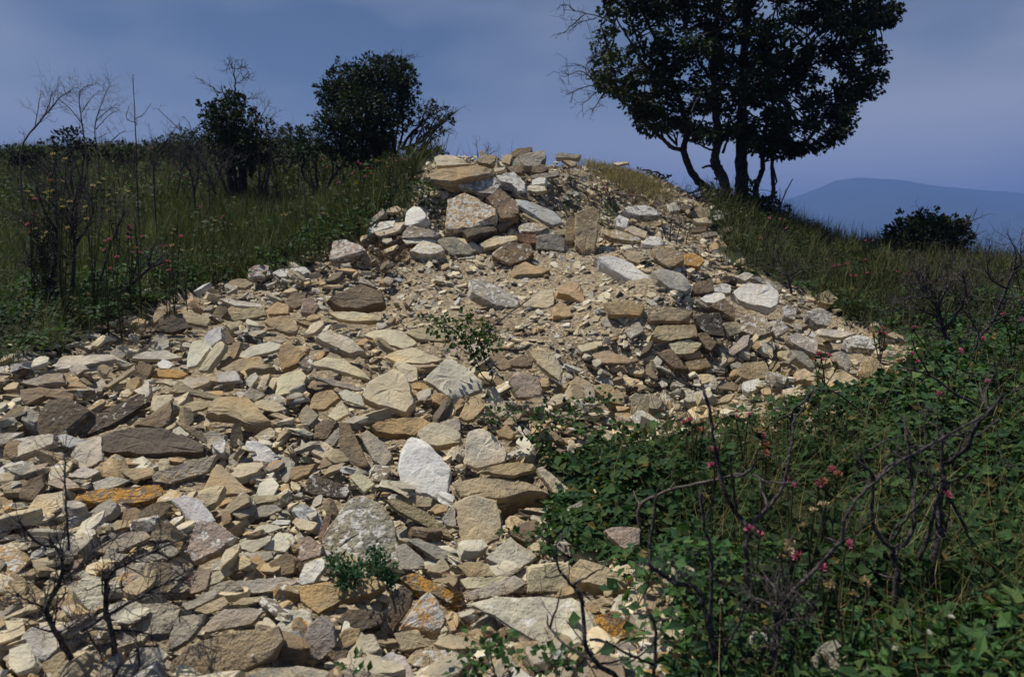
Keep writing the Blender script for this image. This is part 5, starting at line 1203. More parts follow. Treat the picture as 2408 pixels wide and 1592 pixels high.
shrub('charred_shrub', 'knotted charred shrub with a hooked limb at the bottom middle', [N('690,1530 655,1350 600,1130 560,1020 450,990 380,950 310,890 300,800 320,650 335,510', 6.5, 2.4), N('450,990 440,900 435,830', 2, 1), N('560,1010 480,960 475,920', 1.8, 1), N('310,900 290,1000 240,1100 220,1000', 1.8, .9), N('300,880 280,880', 1.5, 1)], M_CHAR, group=G2, twigs=4, tlen=.06)
Ee = lambda s, a, b: (cp_path('E', s), a, b)
shrub('charred_shrub', 'sprawling charred shrub over the flat pale bedrock slab', [Ee('2230,1500 2100,1400 2010,1250 1985,1000 1960,900 1900,830 1810,700 1800,560', 5.5, 2), Ee('2100,1390 1900,1280 1760,1140 1740,1050', 3.2, 1.4), Ee('1760,1140 1800,1000 1840,870', 2.4, 1), Ee('2060,1320 1960,1200 1880,1090', 2.4, 1), Ee('1920,840 2040,770 2140,710', 2.6, 1), Ee('1810,680 1720,640 1680,600', 2, 1), Ee('2100,1390 2220,1370 2330,1340', 2.4, 1.2), Ee('2040,1220 2130,1230 2260,1300 2372,1340', 2.4, 1), Ee('1860,760 1760,790 1720,780', 1.8, .9)], M_CHAR, group=G2, twigs=5, tlen=.06)
shrub('charred_shrub', 'small charred sprig with level side twigs at the bottom right stones', [N('320,1530 330,1350 325,1200 280,1150 210,1160', 4.2, 1.6), N('325,1200 400,1190 470,1170', 2, .8), N('320,1440 200,1390 80,1320 0,1310', 3, 1.2), N('325,1370 270,1370 180,1430 60,1440', 2.2, 1), N('290,1150 280,1060 320,1010', 1.8, .8)], M_CHAR, group=G2, twigs=5, tlen=.05)
shrub('charred_shrub', 'dense knot of black burnt twigs low in the right foreground', [N('990,1530 1000,1300 990,1150 900,1080 830,1150', 5, 2), N('990,1150 1000,1050 960,980 870,950', 3, 1.4), N('1000,1200 1080,1120 1110,1060', 3, 1.4), N('1000,1200 1100,1190 1190,1190', 2.4, 1), N('990,1100 920,1090 860,1090', 2.6, 1.2), N('1000,1300 900,1360 760,1440', 2.2, 1)], M_CHAR, group=G2, twigs=22, tlen=.1, tdepth=2)
Dd = lambda s, a, b: (cp_path('D', s), a, b)
shrub('charred_shrub', 'spiny charred shrub in the bottom left corner over the stones', [Dd('820,1500 780,1200 740,1000 760,780 900,680 1100,590 1320,500', 6, 1.6), Dd('600,1500 470,1300 380,1150 330,1000 420,800 420,600 250,540 130,390', 6, 1.8), Dd('570,1160 800,1020 1000,910 1150,830 1290,750', 3.6, 1.4), Dd('480,600 460,300 450,0 448,-80', 2.4, 1.2), Dd('650,1140 980,1170 1110,1190', 2.6, 1.2), Dd('970,1500 960,1300 940,1200', 2.6, 1.6),
   Dd('330,1000 180,940 120,900', 2.4, 1), Dd('420,800 560,720 640,620', 2.6, 1.2), Dd('640,620 760,540 870,460', 2, .9), Dd('740,1000 560,1100 420,1180', 2.6, 1.2), Dd('1000,910 1150,900 1260,910 1250,1100', 1.6, .8), Dd('380,860 500,760 590,680', 2.4, 1), Dd('620,1180 700,1320 760,1400', 2.2, 1.2)], M_CHAR, group=G2, twigs=34, tlen=.10, tdepth=2, kids=2, spines=40)
Qq = lambda s, a, b: (cp_path('Q', s), a, b)
shrub('burnt_bush', 'tall dark burnt bush behind pink thistles at the left edge', [Qq('370,1250 310,1000 270,800 180,640', 4.5, 1.4), Qq('370,1250 370,900 380,700 370,500 340,300', 4.5, 1.2), Qq('480,1150 500,800 480,600 520,420', 3.6, 1.2), Qq('370,1250 240,1000 180,850', 3, 1), Qq('500,800 600,640 640,480', 2.4, 1), Qq('380,700 300,560 250,430', 2.4, 1)], M_CHAR, group=G2, twigs=24, tlen=.22, tdepth=2, up=.3)
shrub('burnt_bush', 'fallen burnt branches at the left rim of the stones', [Qq('680,1200 850,1080 1000,950 1120,890', 4, 1.6), Qq('850,1080 920,900 900,620', 2.4, 1), Qq('640,1160 720,850 790,670 840,560', 2.6, 1), Qq('1000,950 1010,860 1030,800', 1.8, .8)], M_CHAR, group=G2, twigs=12, tlen=.18, tdepth=2)
Uu = lambda s, a, b: (cp_path('U', s), a, b)
G3 = 'bare saplings on the left skyline'
shrub('bare_sapling', 'bare sapling bowed to the right at the far left skyline', [Uu('95,720 190,560 240,500 280,450 330,420', 2.4, .8), Uu('190,560 230,480 240,420', 1.2, .5), Uu('160,600 180,480 190,420', 1.2, .5)], M_DRYTWIG, 'sapling', G3, Y=11.5, twigs=6, tlen=.25, tdepth=2, up=.05)
shrub('bare_sapling', 'bare feathery sapling with a hooked tip on the left skyline', [Uu('400,740 390,640 370,500 370,430 400,400 430,395', 1.8, .6), Uu('385,580 320,500 270,460', 1.2, .5), Uu('380,520 420,460 460,420', 1, .5)], M_DRYTWIG, 'sapling', G3, Y=12.0, twigs=6, tlen=.25, tdepth=2, up=.05)
shrub('bare_sapling', 'bare fanned sapling right of the hooked one on the skyline', [Uu('455,740 440,620 450,540 490,430 510,400', 1.8, .6), Uu('445,560 520,500 560,520', 1.1, .5), Uu('470,700 530,640 580,605', 1.6, .6), Uu('445,600 500,540 550,510', 1, .5)], M_DRYTWIG, 'sapling', G3, Y=12.0, twigs=6, tlen=.25, tdepth=2, up=.05)
shrub('bare_sapling', 'single straight thin bare sapling on the left skyline', [Uu('635,860 632,700 625,560 620,440 615,345', 1.9, .6), Uu('630,550 665,530 700,480', 1, .6), Uu('632,570 600,560 585,540 600,490', 1, .5)], M_CHAR, 'sapling', G3, Y=11.0, twigs=4, tlen=.1)
shrub('dead_branch', 'long thin dead branch leaning left before the pointed shrub', [Uu('960,790 900,690 820,590 735,510', 1.8, .7), Uu('890,660 880,580 850,540', 1, .5), Uu('890,640 925,580', .9, .5)], M_DRYTWIG, 'branch', None, Y=13.0, twigs=2, tlen=.15)
shrub('burnt_bush', 'thin burnt bush with an ascending fork below the left scrub', [Uu('715,880 715,780 740,690 720,640', 2.2, .9), Uu('735,700 780,640 810,600', 1.4, .7), Uu('715,800 690,700', 1.2, .6)], M_CHAR, group=G2, Y=11.5, twigs=8, tlen=.2, tdepth=2)
shrub('burnt_bush', 'wide grey-brown burnt thicket in the middle of the left field', [Uu('900,900 880,800 830,720', 2.2, .9), Uu('900,900 920,780 900,690', 2, .8), Uu('1000,900 960,800 900,700', 2, .8), Uu('820,900 840,800 860,740', 2, .8), Uu('960,890 1040,800 1050,740', 1.8, .8)], M_CHAR, group=G2, Y=12.5, twigs=18, tlen=.3, tdepth=2)
G4 = 'thin burnt stems in the left meadow'
for i, (s, lab) in enumerate([('P|970,1240 950,1150 945,1050', 'thin burnt stem in the middle of the left meadow'), ('P|1050,1400 980,1280 960,1160 950,1040', 'curving burnt stem reaching down to the left leaves'), ('P|730,1330 720,1200 700,1090', 'burnt stem left of the meadow middle, forked at the top'),
     ('P|740,1380 735,1250 740,1150', 'dark upright burnt stem close to the meadow edge'), ('P|880,1380 830,1260 770,1180', 'burnt stem slanting left in the meadow'), ('P|1270,1190 1262,1110 1255,1050', 'short burnt stem before the pink flowers'), ('P|680,1340 650,1220 620,1050', 'tall pale dry stalk with seed head in the meadow'),
     ('P|600,1330 560,1240 500,1120', 'burnt stem leaning left at the meadow left'), ('P|1130,1130 1120,1050 1115,980', 'thin burnt stem near the summit side of the meadow'), ('P|430,1150 420,1050 390,900', 'tall burnt stem beneath the pointed shrub'), ('P|330,1080 260,950 200,780', 'burnt stem slanting left below the skyline scrub')]):
    cr, pa = s.split('|'); shrub('burnt_weed', lab, [(cp_path(cr, pa), 1.5, .7)], M_CHAR, 'weed', G4, twigs=5, tlen=.16, tdepth=1)
shrub('charred_shrub', 'dark leafless shrub among grass on the right meadow', [Gg('1085,450 1070,370 1020,270 1000,200', 3.4, 1), Gg('1070,380 1150,320 1220,290', 1.8, .7), Gg('1060,350 980,300 940,270', 1.6, .7), Gg('1075,420 1180,420 1230,400', 1.2, .6)], M_CHAR, group=G2, twigs=16, tlen=.22, tdepth=2)
shrub('charred_shrub', 'thorny dark scrub growing out of the stones behind the standing stone', [('M' and cp_path('M', '1540,700 1545,560 1550,450 1540,380'), 2, .8), (cp_path('M', '1610,700 1605,560 1600,420'), 1.8, .7), (cp_path('M', '1820,760 1840,640 1830,540'), 1.8, .7), (cp_path('M', '1880,740 1900,620 1960,560'), 1.6, .7), (cp_path('M', '1740,640 1700,560 1660,480'), 1.4, .6), (cp_path('M', '1830,680 1980,600 2100,560'), 1.4, .6), (cp_path('M', '1440,640 1400,560 1380,480'), 1.2, .5)], M_CHAR, group=G2, Y=10.9, twigs=16, tlen=.16, tdepth=2)
shrub('charred_shrub', 'thorny dark scrub in front of the right ruined wall', [(cp_path('I', '960,420 965,300 980,200 990,150'), 2, .8), (cp_path('I', '1010,420 1040,300 1060,230'), 1.8, .7), (cp_path('I', '1090,420 1110,340 1150,290'), 1.4, .6), (cp_path('I', '930,400 900,300 890,250'), 1.4, .6)], M_CHAR, group=G2, Y=10.2, twigs=16, tlen=.13, tdepth=2)
shrub('dead_stick', 'thin dead stick lying on the terrace gravel', [(cp_path('C', '1000,250 1090,180 1180,110 1260,50 1330,0'), 1.8, 1.0), (cp_path('C', '1180,110 1240,120 1330,80'), 1, .6)], M_DRYTWIG, 'stick', None, twigs=1, tlen=.05)
# --- leafy plants among the stones
def leafy(name, label, stems, leaf_px, n, col=(.045, .085, .028), spread_px=14, width=.4, up=.5, cat='plant', mat=M_CHAR, r0=1.6, Y=None, lift=.03):
    bx, by = stems[0][0]
    if Y is None: Y = on_ground(bx, by)[1] * .95 - .03
    p0 = at(bx, by, Y); p0[2] = min(p0[2], float(H(p0[0], p0[1])) + .1)
    root = empty(name, p0, label, cat); lf = MB()
    for li, path in enumerate(stems):
        S = smooth(limb_pts(path, Y, -.12 if li % 2 else .06, .02), 4, .003)
        mb = MB(); mb.tube(S, np.linspace(r0, r0 * .45, len(S)) * Y / F, 5); mb.build('stem', mat, root, p0, True)
        m = n // len(stems); i = rs.randint(len(S) // 4, len(S), m)
        P = S[i] + rs.randn(m, 3) * spread_px * Y / F * .6
        d = P - S[i] + runit(m) * .02; d[:, 2] += .01; nn = runit(m) * .7 + np.array([0, -.25, 1.0])
        sz = rs.uniform(.6, 1.2, m) * leaf_px * Y / F
        lf.leaves(P, d, nn, sz, width, np.array([col]) * rs.uniform(.65, 1.4, (m, 1)))
    lf.build('leaves', M_LEAF, root, p0)
    return root
Cc = lambda s: cp_path('C', s)
leafy('bramble_plant', 'small green bramble bush sprouting from the middle of the heap', [Cc('1050,600 990,540 930,400 870,300 780,220 700,170 560,170'), Cc('1050,590 1060,520 1000,420 960,300 900,200 880,130'), Cc('960,420 900,330 820,280 760,300'), Cc('1000,420 1010,330 1080,310'), Cc('900,330 980,250 1000,180'), Cc('830,260 740,190 640,190')], 13, 480, col=(.045, .085, .024), spread_px=18)
leafy('fern_plant', 'dark green fern-like tuft between the spotted slab and the ochre slab', [cp_path('K', s) for s in ('1600,760 1500,660 1420,600 1370,560', '1600,760 1520,740 1450,760 1440,830', '1620,750 1680,640 1720,560 1730,490', '1640,740 1740,640 1790,590', '1650,740 1780,690 1880,720', '1600,760 1560,690 1540,620', '1640,750 1800,760 1880,790', '1560,740 1480,690 1390,650 1340,620', '1500,700 1450,760 1460,840')], 13, 1000, col=(.03, .08, .038), spread_px=16, width=.3)
leafy('bramble_shoot', 'round-leaved green shoot at the bottom middle edge', [cp_path('E', s) for s in ('1390,1500 1330,1370 1290,1250 1210,1190', '1390,1500 1350,1330 1340,1190 1350,1150', '1390,1500 1280,1430 1120,1420', '1400,1500 1340,1300 1420,1230', '1380,1500 1200,1460 1080,1400', '1420,1500 1480,1400 1500,1340', '1340,1400 1240,1340 1140,1300')], 27, 90, col=(.05, .10, .032), spread_px=22, width=.46)
leafy('bramble_shoot', 'small green shoot under the sprawling charred shrub', [cp_path('E', s) for s in ('1800,1480 1780,1330 1730,1220', '1810,1480 1830,1320 1870,1270', '1820,1480 1900,1330 1930,1310', '1780,1400 1700,1340')], 22, 60, col=(.045, .09, .03), spread_px=22, width=.42)
leafy('bramble_shoot', 'short green shoot at the lower left of the broad bottom slab', [cp_path('E', s) for s in ('420,1510 400,1430 370,1390', '440,1510 480,1450 510,1450', '400,1500 370,1400 370,1310')], 24, 16, col=(.06, .11, .03), spread_px=16, width=.3)
leafy('bramble_shoot', 'green leaves creeping in beside the tall cream leaning slab', [cp_path('E', s) for s in ('1850,520 1840,420 1850,330', '1850,520 1900,420 1890,340', '1760,560 1700,500 1600,470', '1760,560 1740,480 1650,460', '1780,560 1600,520 1480,470')], 17, 110, spread_px=20)
leafy('bramble_shoot', 'leafy trailing shoot over stones left of the upright pale stone', [cp_path('C', s) for s in ('1330,1010 1270,920 1200,800 1180,730', '1340,1010 1400,900 1380,830', '1100,900 1080,830 1060,800', '1300,1000 1420,860 1500,810 1600,830', '1500,830 1640,800 1800,700', '1600,900 1750,780 1900,720')], 15, 230, spread_px=22)
leafy('nettle_plant', 'bright green weed in the shade left of the lichen pyramid boulder', [cp_path('M', s) for s in ('250,820 240,700 260,640', '280,820 300,700 330,640', '220,640 150,560 80,560', '260,620 180,500 160,460', '300,620 240,560 200,520')], 9, 330, spread_px=22, Y=10.0)
leafy('weed_plant', 'green weed at the foot of the smooth blue-grey leaning slab', [cp_path('M', s) for s in ('1500,760 1450,700 1430,640', '1540,760 1560,690 1610,700', '1500,760 1480,680 1500,640', '1880,790 1900,700 1950,760')], 8, 220, spread_px=18, Y=10.4)

# --- thistles: stem, leaves and countable flower heads
def head_meshes():
    out = {}
    g = np.random.RandomState(3)
    for nme, col, tip in (('pink', (.50, .085, .20), (.62, .20, .34)), ('dry', (.42, .30, .19), (.55, .43, .31)), ('rust', (.33, .11, .09), (.42, .18, .14)), ('white', (.70, .70, .66), (.78, .78, .74))):
        mb = MB()
        for k in range(46):
            a = g.rand() * 6.283; s = math.sqrt(g.rand()); d = np.array([math.cos(a) * s * .85, math.sin(a) * s * .85, 1.0 - .55 * s]); d /= np.linalg.norm(d)
            p = np.array([0, 0, .25]) + d * .15; q = np.array([0, 0, .2]) + d * g.uniform(.75, 1.0); sd = np.cross(d, [g.randn(), g.randn(), .1]); sd /= np.linalg.norm(sd)
            mb.add([p - sd * .05, p + sd * .05, q + sd * .09, q - sd * .09], [[0, 1, 2], [0, 2, 3]], [col, col, tip, tip])
        tuft = mesh_np('flower_head', np.vstack(mb.V), np.vstack(mb.T), {'tint': np.vstack(mb.C)}); tuft.materials.append(M_FLOWER); out[nme] = tuft
    mb = MB(); P = np.array([[0, 0, -.25], [0, 0, -.15], [0, 0, .1], [0, 0, .32]]); mb.tube(P, [.08, .3, .36, .2], 8, (.07, .08, .035))
    for k in range(20):
        a = k * 2.4; z = g.uniform(-.1, .25); d = np.array([math.cos(a), math.sin(a), .5]); d /= np.linalg.norm(d); p = np.array([math.cos(a) * .3, math.sin(a) * .3, z]); sd = np.array([-math.sin(a), math.cos(a), 0])
        mb.add([p - sd * .05, p + sd * .05, p + d * .22], [[0, 1, 2]], (.09, .07, .035))
    cup = mesh_np('bract_cup', np.vstack(mb.V), np.vstack(mb.T), {'tint': np.vstack(mb.C)}, True); cup.materials.append(M_LEAF); out['cup'] = cup
    return out
HEADS = head_meshes()
def thistle(label, crop, heads, kind='pink', rise=70, head_cm=3.7, Y=None, name='thistle', cat='thistle', group='thistles in flower', sparse=False):
    h = [cpx(crop, *map(float, q.split(','))) for q in heads.split()]
    mx = np.mean([p[0] for p in h]); my = max(p[1] for p in h) + rise
    if Y is None:
        q = on_ground(mx, min(my, 1640), 12.0); Y = q[1] * (.86 if crop in 'NQG' else 1)
    b = at(mx, my, Y); b[2] = float(H(b[0], b[1]))
    root = empty(name, b, label, cat, group)
    lf = MB(); st = MB()
    for x, y in h:
        e = at(x, y, Y + rs.uniform(-.12, .12)); fork = b + (e - b) * rs.uniform(.3, .5) + np.array([rs.randn() * .02, rs.randn() * .02, 0]); fork[0] = b[0] * .6 + fork[0] * .4
        S = smooth(np.array([b, fork, e * .85 + fork * .15 + rs.randn(3) * .01, e]), 3)
        st.tube(S, np.linspace(.0042, .0022, len(S)) * (1 + Y * .05), 4, (.055, .06, .03))
        m = 5 if sparse else 9; i = rs.randint(1, len(S) - 1, m); d = runit(m); d[:, 2] = np.abs(d[:, 2]) * .5
        lf.leaves(S[i], d, runit(m) + [0, 0, .8], rs.uniform(.03, .07, m), .2, np.array([[.045, .062, .032]]) * rs.uniform(.7, 1.3, (m, 1)))
        kd = kind if kind != 'mix' else random.choice(['pink', 'pink', 'rust', 'dry'])
        o = link('flower_head', HEADS[kd], None, root); sc = head_cm * .01 * rs.uniform(.5, .75) * (1 + Y * .015)
        d = Vector((rs.randn() * .5, rs.randn() * .5 - .35, 1)).normalized()
        o.matrix_local = Matrix.Translation(Vector((e - b).tolist())) @ d.to_track_quat('Z', 'Y').to_matrix().to_4x4() @ Matrix.Diagonal((sc, sc, sc, 1))
        if kd != 'white':
            c = link('bract_cup', HEADS['cup'], None, o)
    st.build('stem', M_LEAF, root, b); lf.build('leaves', M_LEAF, root, b)
    return root
TH = '''
N;mix;cluster of five pink and faded thistle heads above the leaves near the pale upright stone;500,110 522,98 560,120 595,110 570,150;90
N;pink;pair of small pink thistles at the lower edge of the right stones;780,85 855,70;90
N;mix;thistle with one bright pink head right of the Y-forked shrub's left limb;895,155 915,185 935,275 962,245;100
N;pink;two pink thistle heads against the left limb of the Y-forked shrub;655,270 645,345;110
N;pink;pink thistle at the right limb of the Y-forked shrub;1085,455 1052,420;110
N;mix;four small thistle heads between the Y-forked and U-shaped shrubs;1230,455 1255,435 1305,375 1340,410;110
N;pink;two magenta thistle heads beside the fork of the Y-shaped shrub;865,715 905,735;110
N;mix;thistle with bright pink heads below the Y-fork, right of its foot;1050,820 1050,860 1120,850 1080,790;110
N;dry;thistle gone to tan seed in the middle of the right leaves;1205,600 1265,575 1165,680;110
N;pink;thistle touching the long diagonal charred limb;1390,780 1245,915;110
N;dry;withered thistle heads low in the right foreground leaves;1290,1015 1480,990 1425,1065;110
N;pink;single small magenta thistle by the double-stemmed charred shrub;1940,515;110
G;pink;row of pink thistle heads on the right meadow above the heap;1320,305 1345,300 1385,290 1400,285;40
G;pink;pair of pink thistle heads in mid right meadow grass;1415,355 1440,355;40
G;pink;single pink thistle right of the meadow pair;1510,340;40
G;pink;pink thistles standing against the sky at the right meadow crest;1500,160 1540,160 1490,265;50
G;pink;loose pink thistle heads left of the tangled burnt bush;1660,335 1710,345 1750,350;60
G;mix;bunch of brownish pink thistles over the white topped end boulder;1540,685 1590,650 1580,670 1600,680;60
G;mix;tight bunch of pink and tan thistles on the right stones;1230,790 1250,820 1290,800 1330,840 1220,820;40
G;pink;scattered pink thistles behind the tangled burnt bush;2010,775 1765,650 2140,705;90
G;pink;pink and white thistle heads at the right edge of the picture;2260,575 2345,605;90
G;pink;lone pink thistle before the stones in the right grass;2175,945;100
G;mix;small pink thistle below the pale upright edge slab;1900,1010;80
G;pink;pink thistles by the burnt bough right of the heap;1750,790 1780,835;90
G;pink;tiny pink thistles on the bank under the ridge trees;960,40 1015,40 915,150 1060,90;40
M;pink;tiny pink thistles in the thorny scrub on the summit stones;1860,485 1890,500 1770,500 2120,560;30
Q;mix;tall pink thistle bunch deep at the left edge;235,490 235,600 195,660 240,690 210,710;260
Q;mix;reddish thistle heads in front of the left burnt bush;320,710 290,760 300,740 345,370;240
Q;dry;withered cream thistle heads high at the left edge;300,450 330,440 360,430 330,480 365,560 210,465 190,440;330
Q;dry;row of cream seed heads in the burnt bush at left;415,370 420,495 470,510 420,545 440,220 360,190 460,680;330
Q;dry;pale seed heads right of the left burnt bush;580,540 620,400 660,380 690,355 580,625;330
Q;dry;tan seed heads drooping in the left meadow;780,450 735,465 730,560 860,440;300
Q;pink;upright spike of magenta thistle heads at the left rim;860,670 880,690 860,715 860,750;200
Q;mix;pink thistle with white fluff right of the magenta spike;960,740 925,815 940,850;180
Q;pink;three pink thistle heads left of the magenta spike;700,770 740,760 705,830;220
Q;pink;small pink thistles low among the left leaves;785,880 735,955 885,845;160
Q;mix;thistle with white and pink heads over the left leaves;1110,805 1160,800 1210,740;160
Q;mix;rusty pink thistle heads on the fallen burnt branches;1125,910 1100,930 1130,965;110
Q;pink;lone dark pink thistle in the left meadow;1505,595 1500,610;60
Q;pink;tiny pink thistle head in mid left meadow;1340,540;60
Q;pink;red-pink thistles against the sky on the far left;790,90 910,125 1025,145 620,105;120
P;pink;dense patch of pink thistles below the big dark bush, left part;1010,830 1060,840 1110,830 1120,890 1090,910 1140,900;110
P;pink;dense patch of pink thistles below the big dark bush, middle;1180,860 1210,850 1270,860 1230,890 1200,920 1290,900;110
P;pink;dense patch of pink thistles below the big dark bush, right part;1330,855 1350,870 1310,930 1400,900 1420,940 1380,960;110
P;pink;few pink thistles between the bush and the summit stones;1560,830 1600,850 1480,850 1540,890 1660,840;110
P;pink;pink heads low in front of the thistle patch;1190,1000 1210,1005 1290,940;80
P;pink;reddish thistles under the pointed dark shrub;350,860 280,880 250,900 330,930 380,870;110
P;pink;reddish thistles at the left of the burnt thicket;60,840 40,870 150,900 110,960 180,960;110
P;pink;pair of magenta thistle heads low in the left meadow;380,1210 395,1235;70
'''
for line in TH.strip().splitlines():
    crop, kind, lab, hd, rise = line.split(';')
    thistle(lab, crop, hd, kind, float(rise) * CROP[crop][2] * (2.2 if crop in 'N' else 1.6))
for hd, lab in (('1965,1190', 'flat white flower in the dark leaves at lower right'), ('1835,1270', 'small white flower below the flat white one'), ('1665,1360', 'white flower over the grass in the lower right'), ('1505,1490', 'white flower at the bottom edge right of the grey stone'), ('695,1095', 'tiny white flower beside the tall straight charred stem'), ('510,165', 'tiny white flower under the five-headed thistle')):
    thistle(lab, 'N', hd, 'white', 60, 2.0, None, 'white_flower', 'flower', 'white flowers in the leaves', True)
for hd, lab in (('1215,830 1290,825', 'pale grass heads bent over the left leaves'), ('1165,690 1160,715', 'cream grass plume in the left meadow'), ('1435,630 1430,660', 'cream grass plume near the meadow middle')):
    thistle(lab, 'Q', hd, 'dry', 90, 2.6, None, 'grass_plume', 'grass plume', 'pale grass plumes', True)

# stones lying in the leaves and grass
def lone(label, poly, tint, wear, ab, t):
    o = place_stone('B', label, tint, wear, ab, t, poly, 5000 + int(poly[0][0]), .22); tag(o, label, 'stone', 'stones lying in the leaves')
lone('rounded grey stone half buried in grass at the bottom right', cp_path('N', '1220,1410 1260,1340 1330,1310 1400,1370 1440,1450 1400,1511 1240,1490'), 'g', (.15, 0, .2), (0, 1.3), 24)
lone('white stone in dry grass at the bottom right of the middle', cp_path('N', '860,1300 880,1260 950,1270 950,1360 870,1370'), 'w', (.3, 0, .1), (0, 1.6), 18)
lone('tan boulder buried in leaves behind the knotted charred shrub', cp_path('N', '360,920 430,860 520,860 630,940 600,1000 480,1010 390,980'), 'c', (.15, 0, .1), (0, 1.2), 30)
lone('small tan stone behind the tall charred stem', cp_path('N', '750,1130 780,1095 820,1110 800,1160'), 't', (.2, 0, .1), (0, 1.4), 12)
lone('reddish-brown stone glimpsed through the leaves', cp_path('N', '60,690 150,680 240,690 240,790 190,820 80,730'), 'k', (0, 0, .3), (0, 1.4), 22)
lone('pale stone far off in the left field grass', cp_path('Q', '745,225 780,205 815,215 800,235'), 'p', (.4, 0, 0), (0, 1.4), 6)
lone('far pale stone below the bare thicket', cp_path('P', '730,850 760,838 785,848 770,858'), 'p', (.3, 0, 0), (0, 1.4), 4)

# --- ground cover: leaves and grass too plentiful to count
def veg_points(n, x0, x1, y0, y1, extra=None):
    x = rs.uniform(x0, x1, n); y = rs.uniform(y0, y1, n)
    k = ~stony(x + rs.randn(n) * .13, y + rs.randn(n) * .16)
    if extra is not None: k &= extra(x, y)
    return x[k], y[k]
def leaf_cover(name, label, n, box, hmax, size, cols, seedk, extra=None, edge=None):
    x, y = veg_points(n, *box, extra)
    k = fbm(x * 2.4 + 5, y * 2.4, 6) > -.13 - .1 * rs.rand(len(x)); x, y = x[k], y[k]; n = len(x)     # thin spots
    lump = np.clip(.5 + 2.2 * fbm(x * 1.5, y * 1.5, seedk) + .5 * fbm(x * 5, y * 5, 7), .03, 1.4)
    top = hmax * lump
    f = rs.rand(n) ** .45
    z = H(x, y) + top * f + .01
    P = np.stack([x, y, z], 1)
    e = .1
    sx = (fbm((x + e) * 1.5, y * 1.5, seedk) - fbm((x - e) * 1.5, y * 1.5, seedk)) / (2 * e) * 1.9 * hmax
    sy = (fbm(x * 1.5, (y + e) * 1.5, seedk) - fbm(x * 1.5, (y - e) * 1.5, seedk)) / (2 * e) * 1.9 * hmax
    N_ = np.stack([-sx, -sy, np.ones(n)], 1) + rs.randn(n, 3) * .42 + np.array([0, -.22, 0])
    d = runit(n); d[:, 2] *= .4
    c = np.array(cols)[rs.randint(0, len(cols), n)] * rs.uniform(.6, 1.3, (n, 1)) * (.45 + 1.5 * np.clip(fbm(x * 1.7, y * 1.7, 5)[:, None] + .5, 0, 1))
    c = np.where(rs.rand(n, 1) < .035, np.array([[.17, .13, .045]]) * rs.uniform(.5, 1.2, (n, 1)), c)     # yellowed leaves
    wd = np.where(fbm(x * .9, y * .9, 0) > .06, .2, np.where(rs.rand(n) < .25, .46, .36))
    mb = MB()
    for w_ in np.unique(wd):
        j = wd == w_
        mb.leaves(P[j], d[j], N_[j], (size * np.clip(np.exp(rs.randn(n) * .34), .45, 1.6) * (1 + .03 * y) * (.65 + .7 * (fbm(x * 1.1, y * 1.1, 4) + .5)))[j] * (1.25 if w_ == .2 else 1), w_, c[j], .1)
    if False: mb.leaves(P, d, N_, size * rs.uniform(.6, 1.3, n) * (1 + .03 * y) * (.7 + .6 * (fbm(x * 1.1, y * 1.1, 4) + .5)), .38, c, .1)
    # stalks that carry them
    k = rs.choice(n, n // 7, replace=False); q = P[k].copy(); b = q.copy(); b[:, 2] = H(b[:, 0], b[:, 1]); b[:, :2] += rs.randn(len(k), 2) * .04
    mb.blades(b, q - b + 1e-3, np.linalg.norm(q - b, axis=1), .0016, .05, np.tile((.05, .045, .022), (len(k), 1)))
    o = mb.build(name, M_LEAF); tag(o, label, 'leaves', None, 'stuff')
GR = [(.026, .062, .022), (.036, .082, .028), (.048, .095, .032), (.06, .09, .03), (.03, .07, .034)]
leaf_cover('bramble_leaves', 'dense green bramble and plum leaves covering the lower right ground', 58000, (0.15, 3.6, 1.7, 5.6), .27, .043, GR, 1)
leaf_cover('bramble_leaves', 'green leaves spreading between the right stones and the meadow', 42000, (1.2, 7.5, 5.4, 9.5), .24, .040, GR, 3)
leaf_cover('bramble_leaves', 'low green leaves along the left rim of the stones', 46000, (-6.5, 0.3, 5.2, 10.2), .26, .040, [(.046, .088, .045), (.06, .105, .052), (.066, .10, .045), (.04, .074, .036)], 2)
leaf_cover('meadow_herbs', 'darker herbs and leaves scattered through the left meadow', 38000, (-15, 0.5, 9.5, 26), .38, .055, [(.038, .062, .028), (.05, .075, .034), (.035, .05, .025), (.062, .075, .036)], 4)
leaf_cover('meadow_herbs', 'herbs and leaves through the right meadow bank', 26000, (2.6, 12, 8.5, 17), .26, .045, [(.032, .05, .02), (.04, .06, .022), (.05, .06, .026)], 5)
def grass(name, label, n, box, hgt, cols, extra=None, w=.0022, lean=.35, bend=.3, clump=18):
    x, y = veg_points(n, *box, extra) if extra != 'any' else (rs.uniform(box[0], box[1], n), rs.uniform(box[2], box[3], n)); n = len(x)
    if clump > 1:                               # grass grows in tufts
        k = np.repeat(np.arange(0, n, clump), clump)[:n]; tz = (rs.rand(n) ** 1.2 * .9 + .5)[k]
        x = x[k] + rs.randn(n) * .045; y = y[k] + rs.randn(n) * .045
    else: tz = 1.0
    P = np.stack([x, y, H(x, y)], 1); D = rs.randn(n, 3) * lean; D[:, 2] = 1
    s = tz * hgt * rs.uniform(.45, 1.25, n) * (.55 + .9 * (fbm(x * .9, y * .9, 6) + .5))
    c = np.array(cols)[rs.randint(0, len(cols), n)] * rs.uniform(.65, 1.3, (n, 1)) * (.55 + 1.1 * np.clip(fbm(x * .55, y * .55, 1)[:, None] + .5, 0, 1))
    mb = MB(); mb.blades(P, D, s, w * (1 + .09 * y), bend, c)
    tag(mb.build(name, M_GRASS), label, 'grass', None, 'stuff')
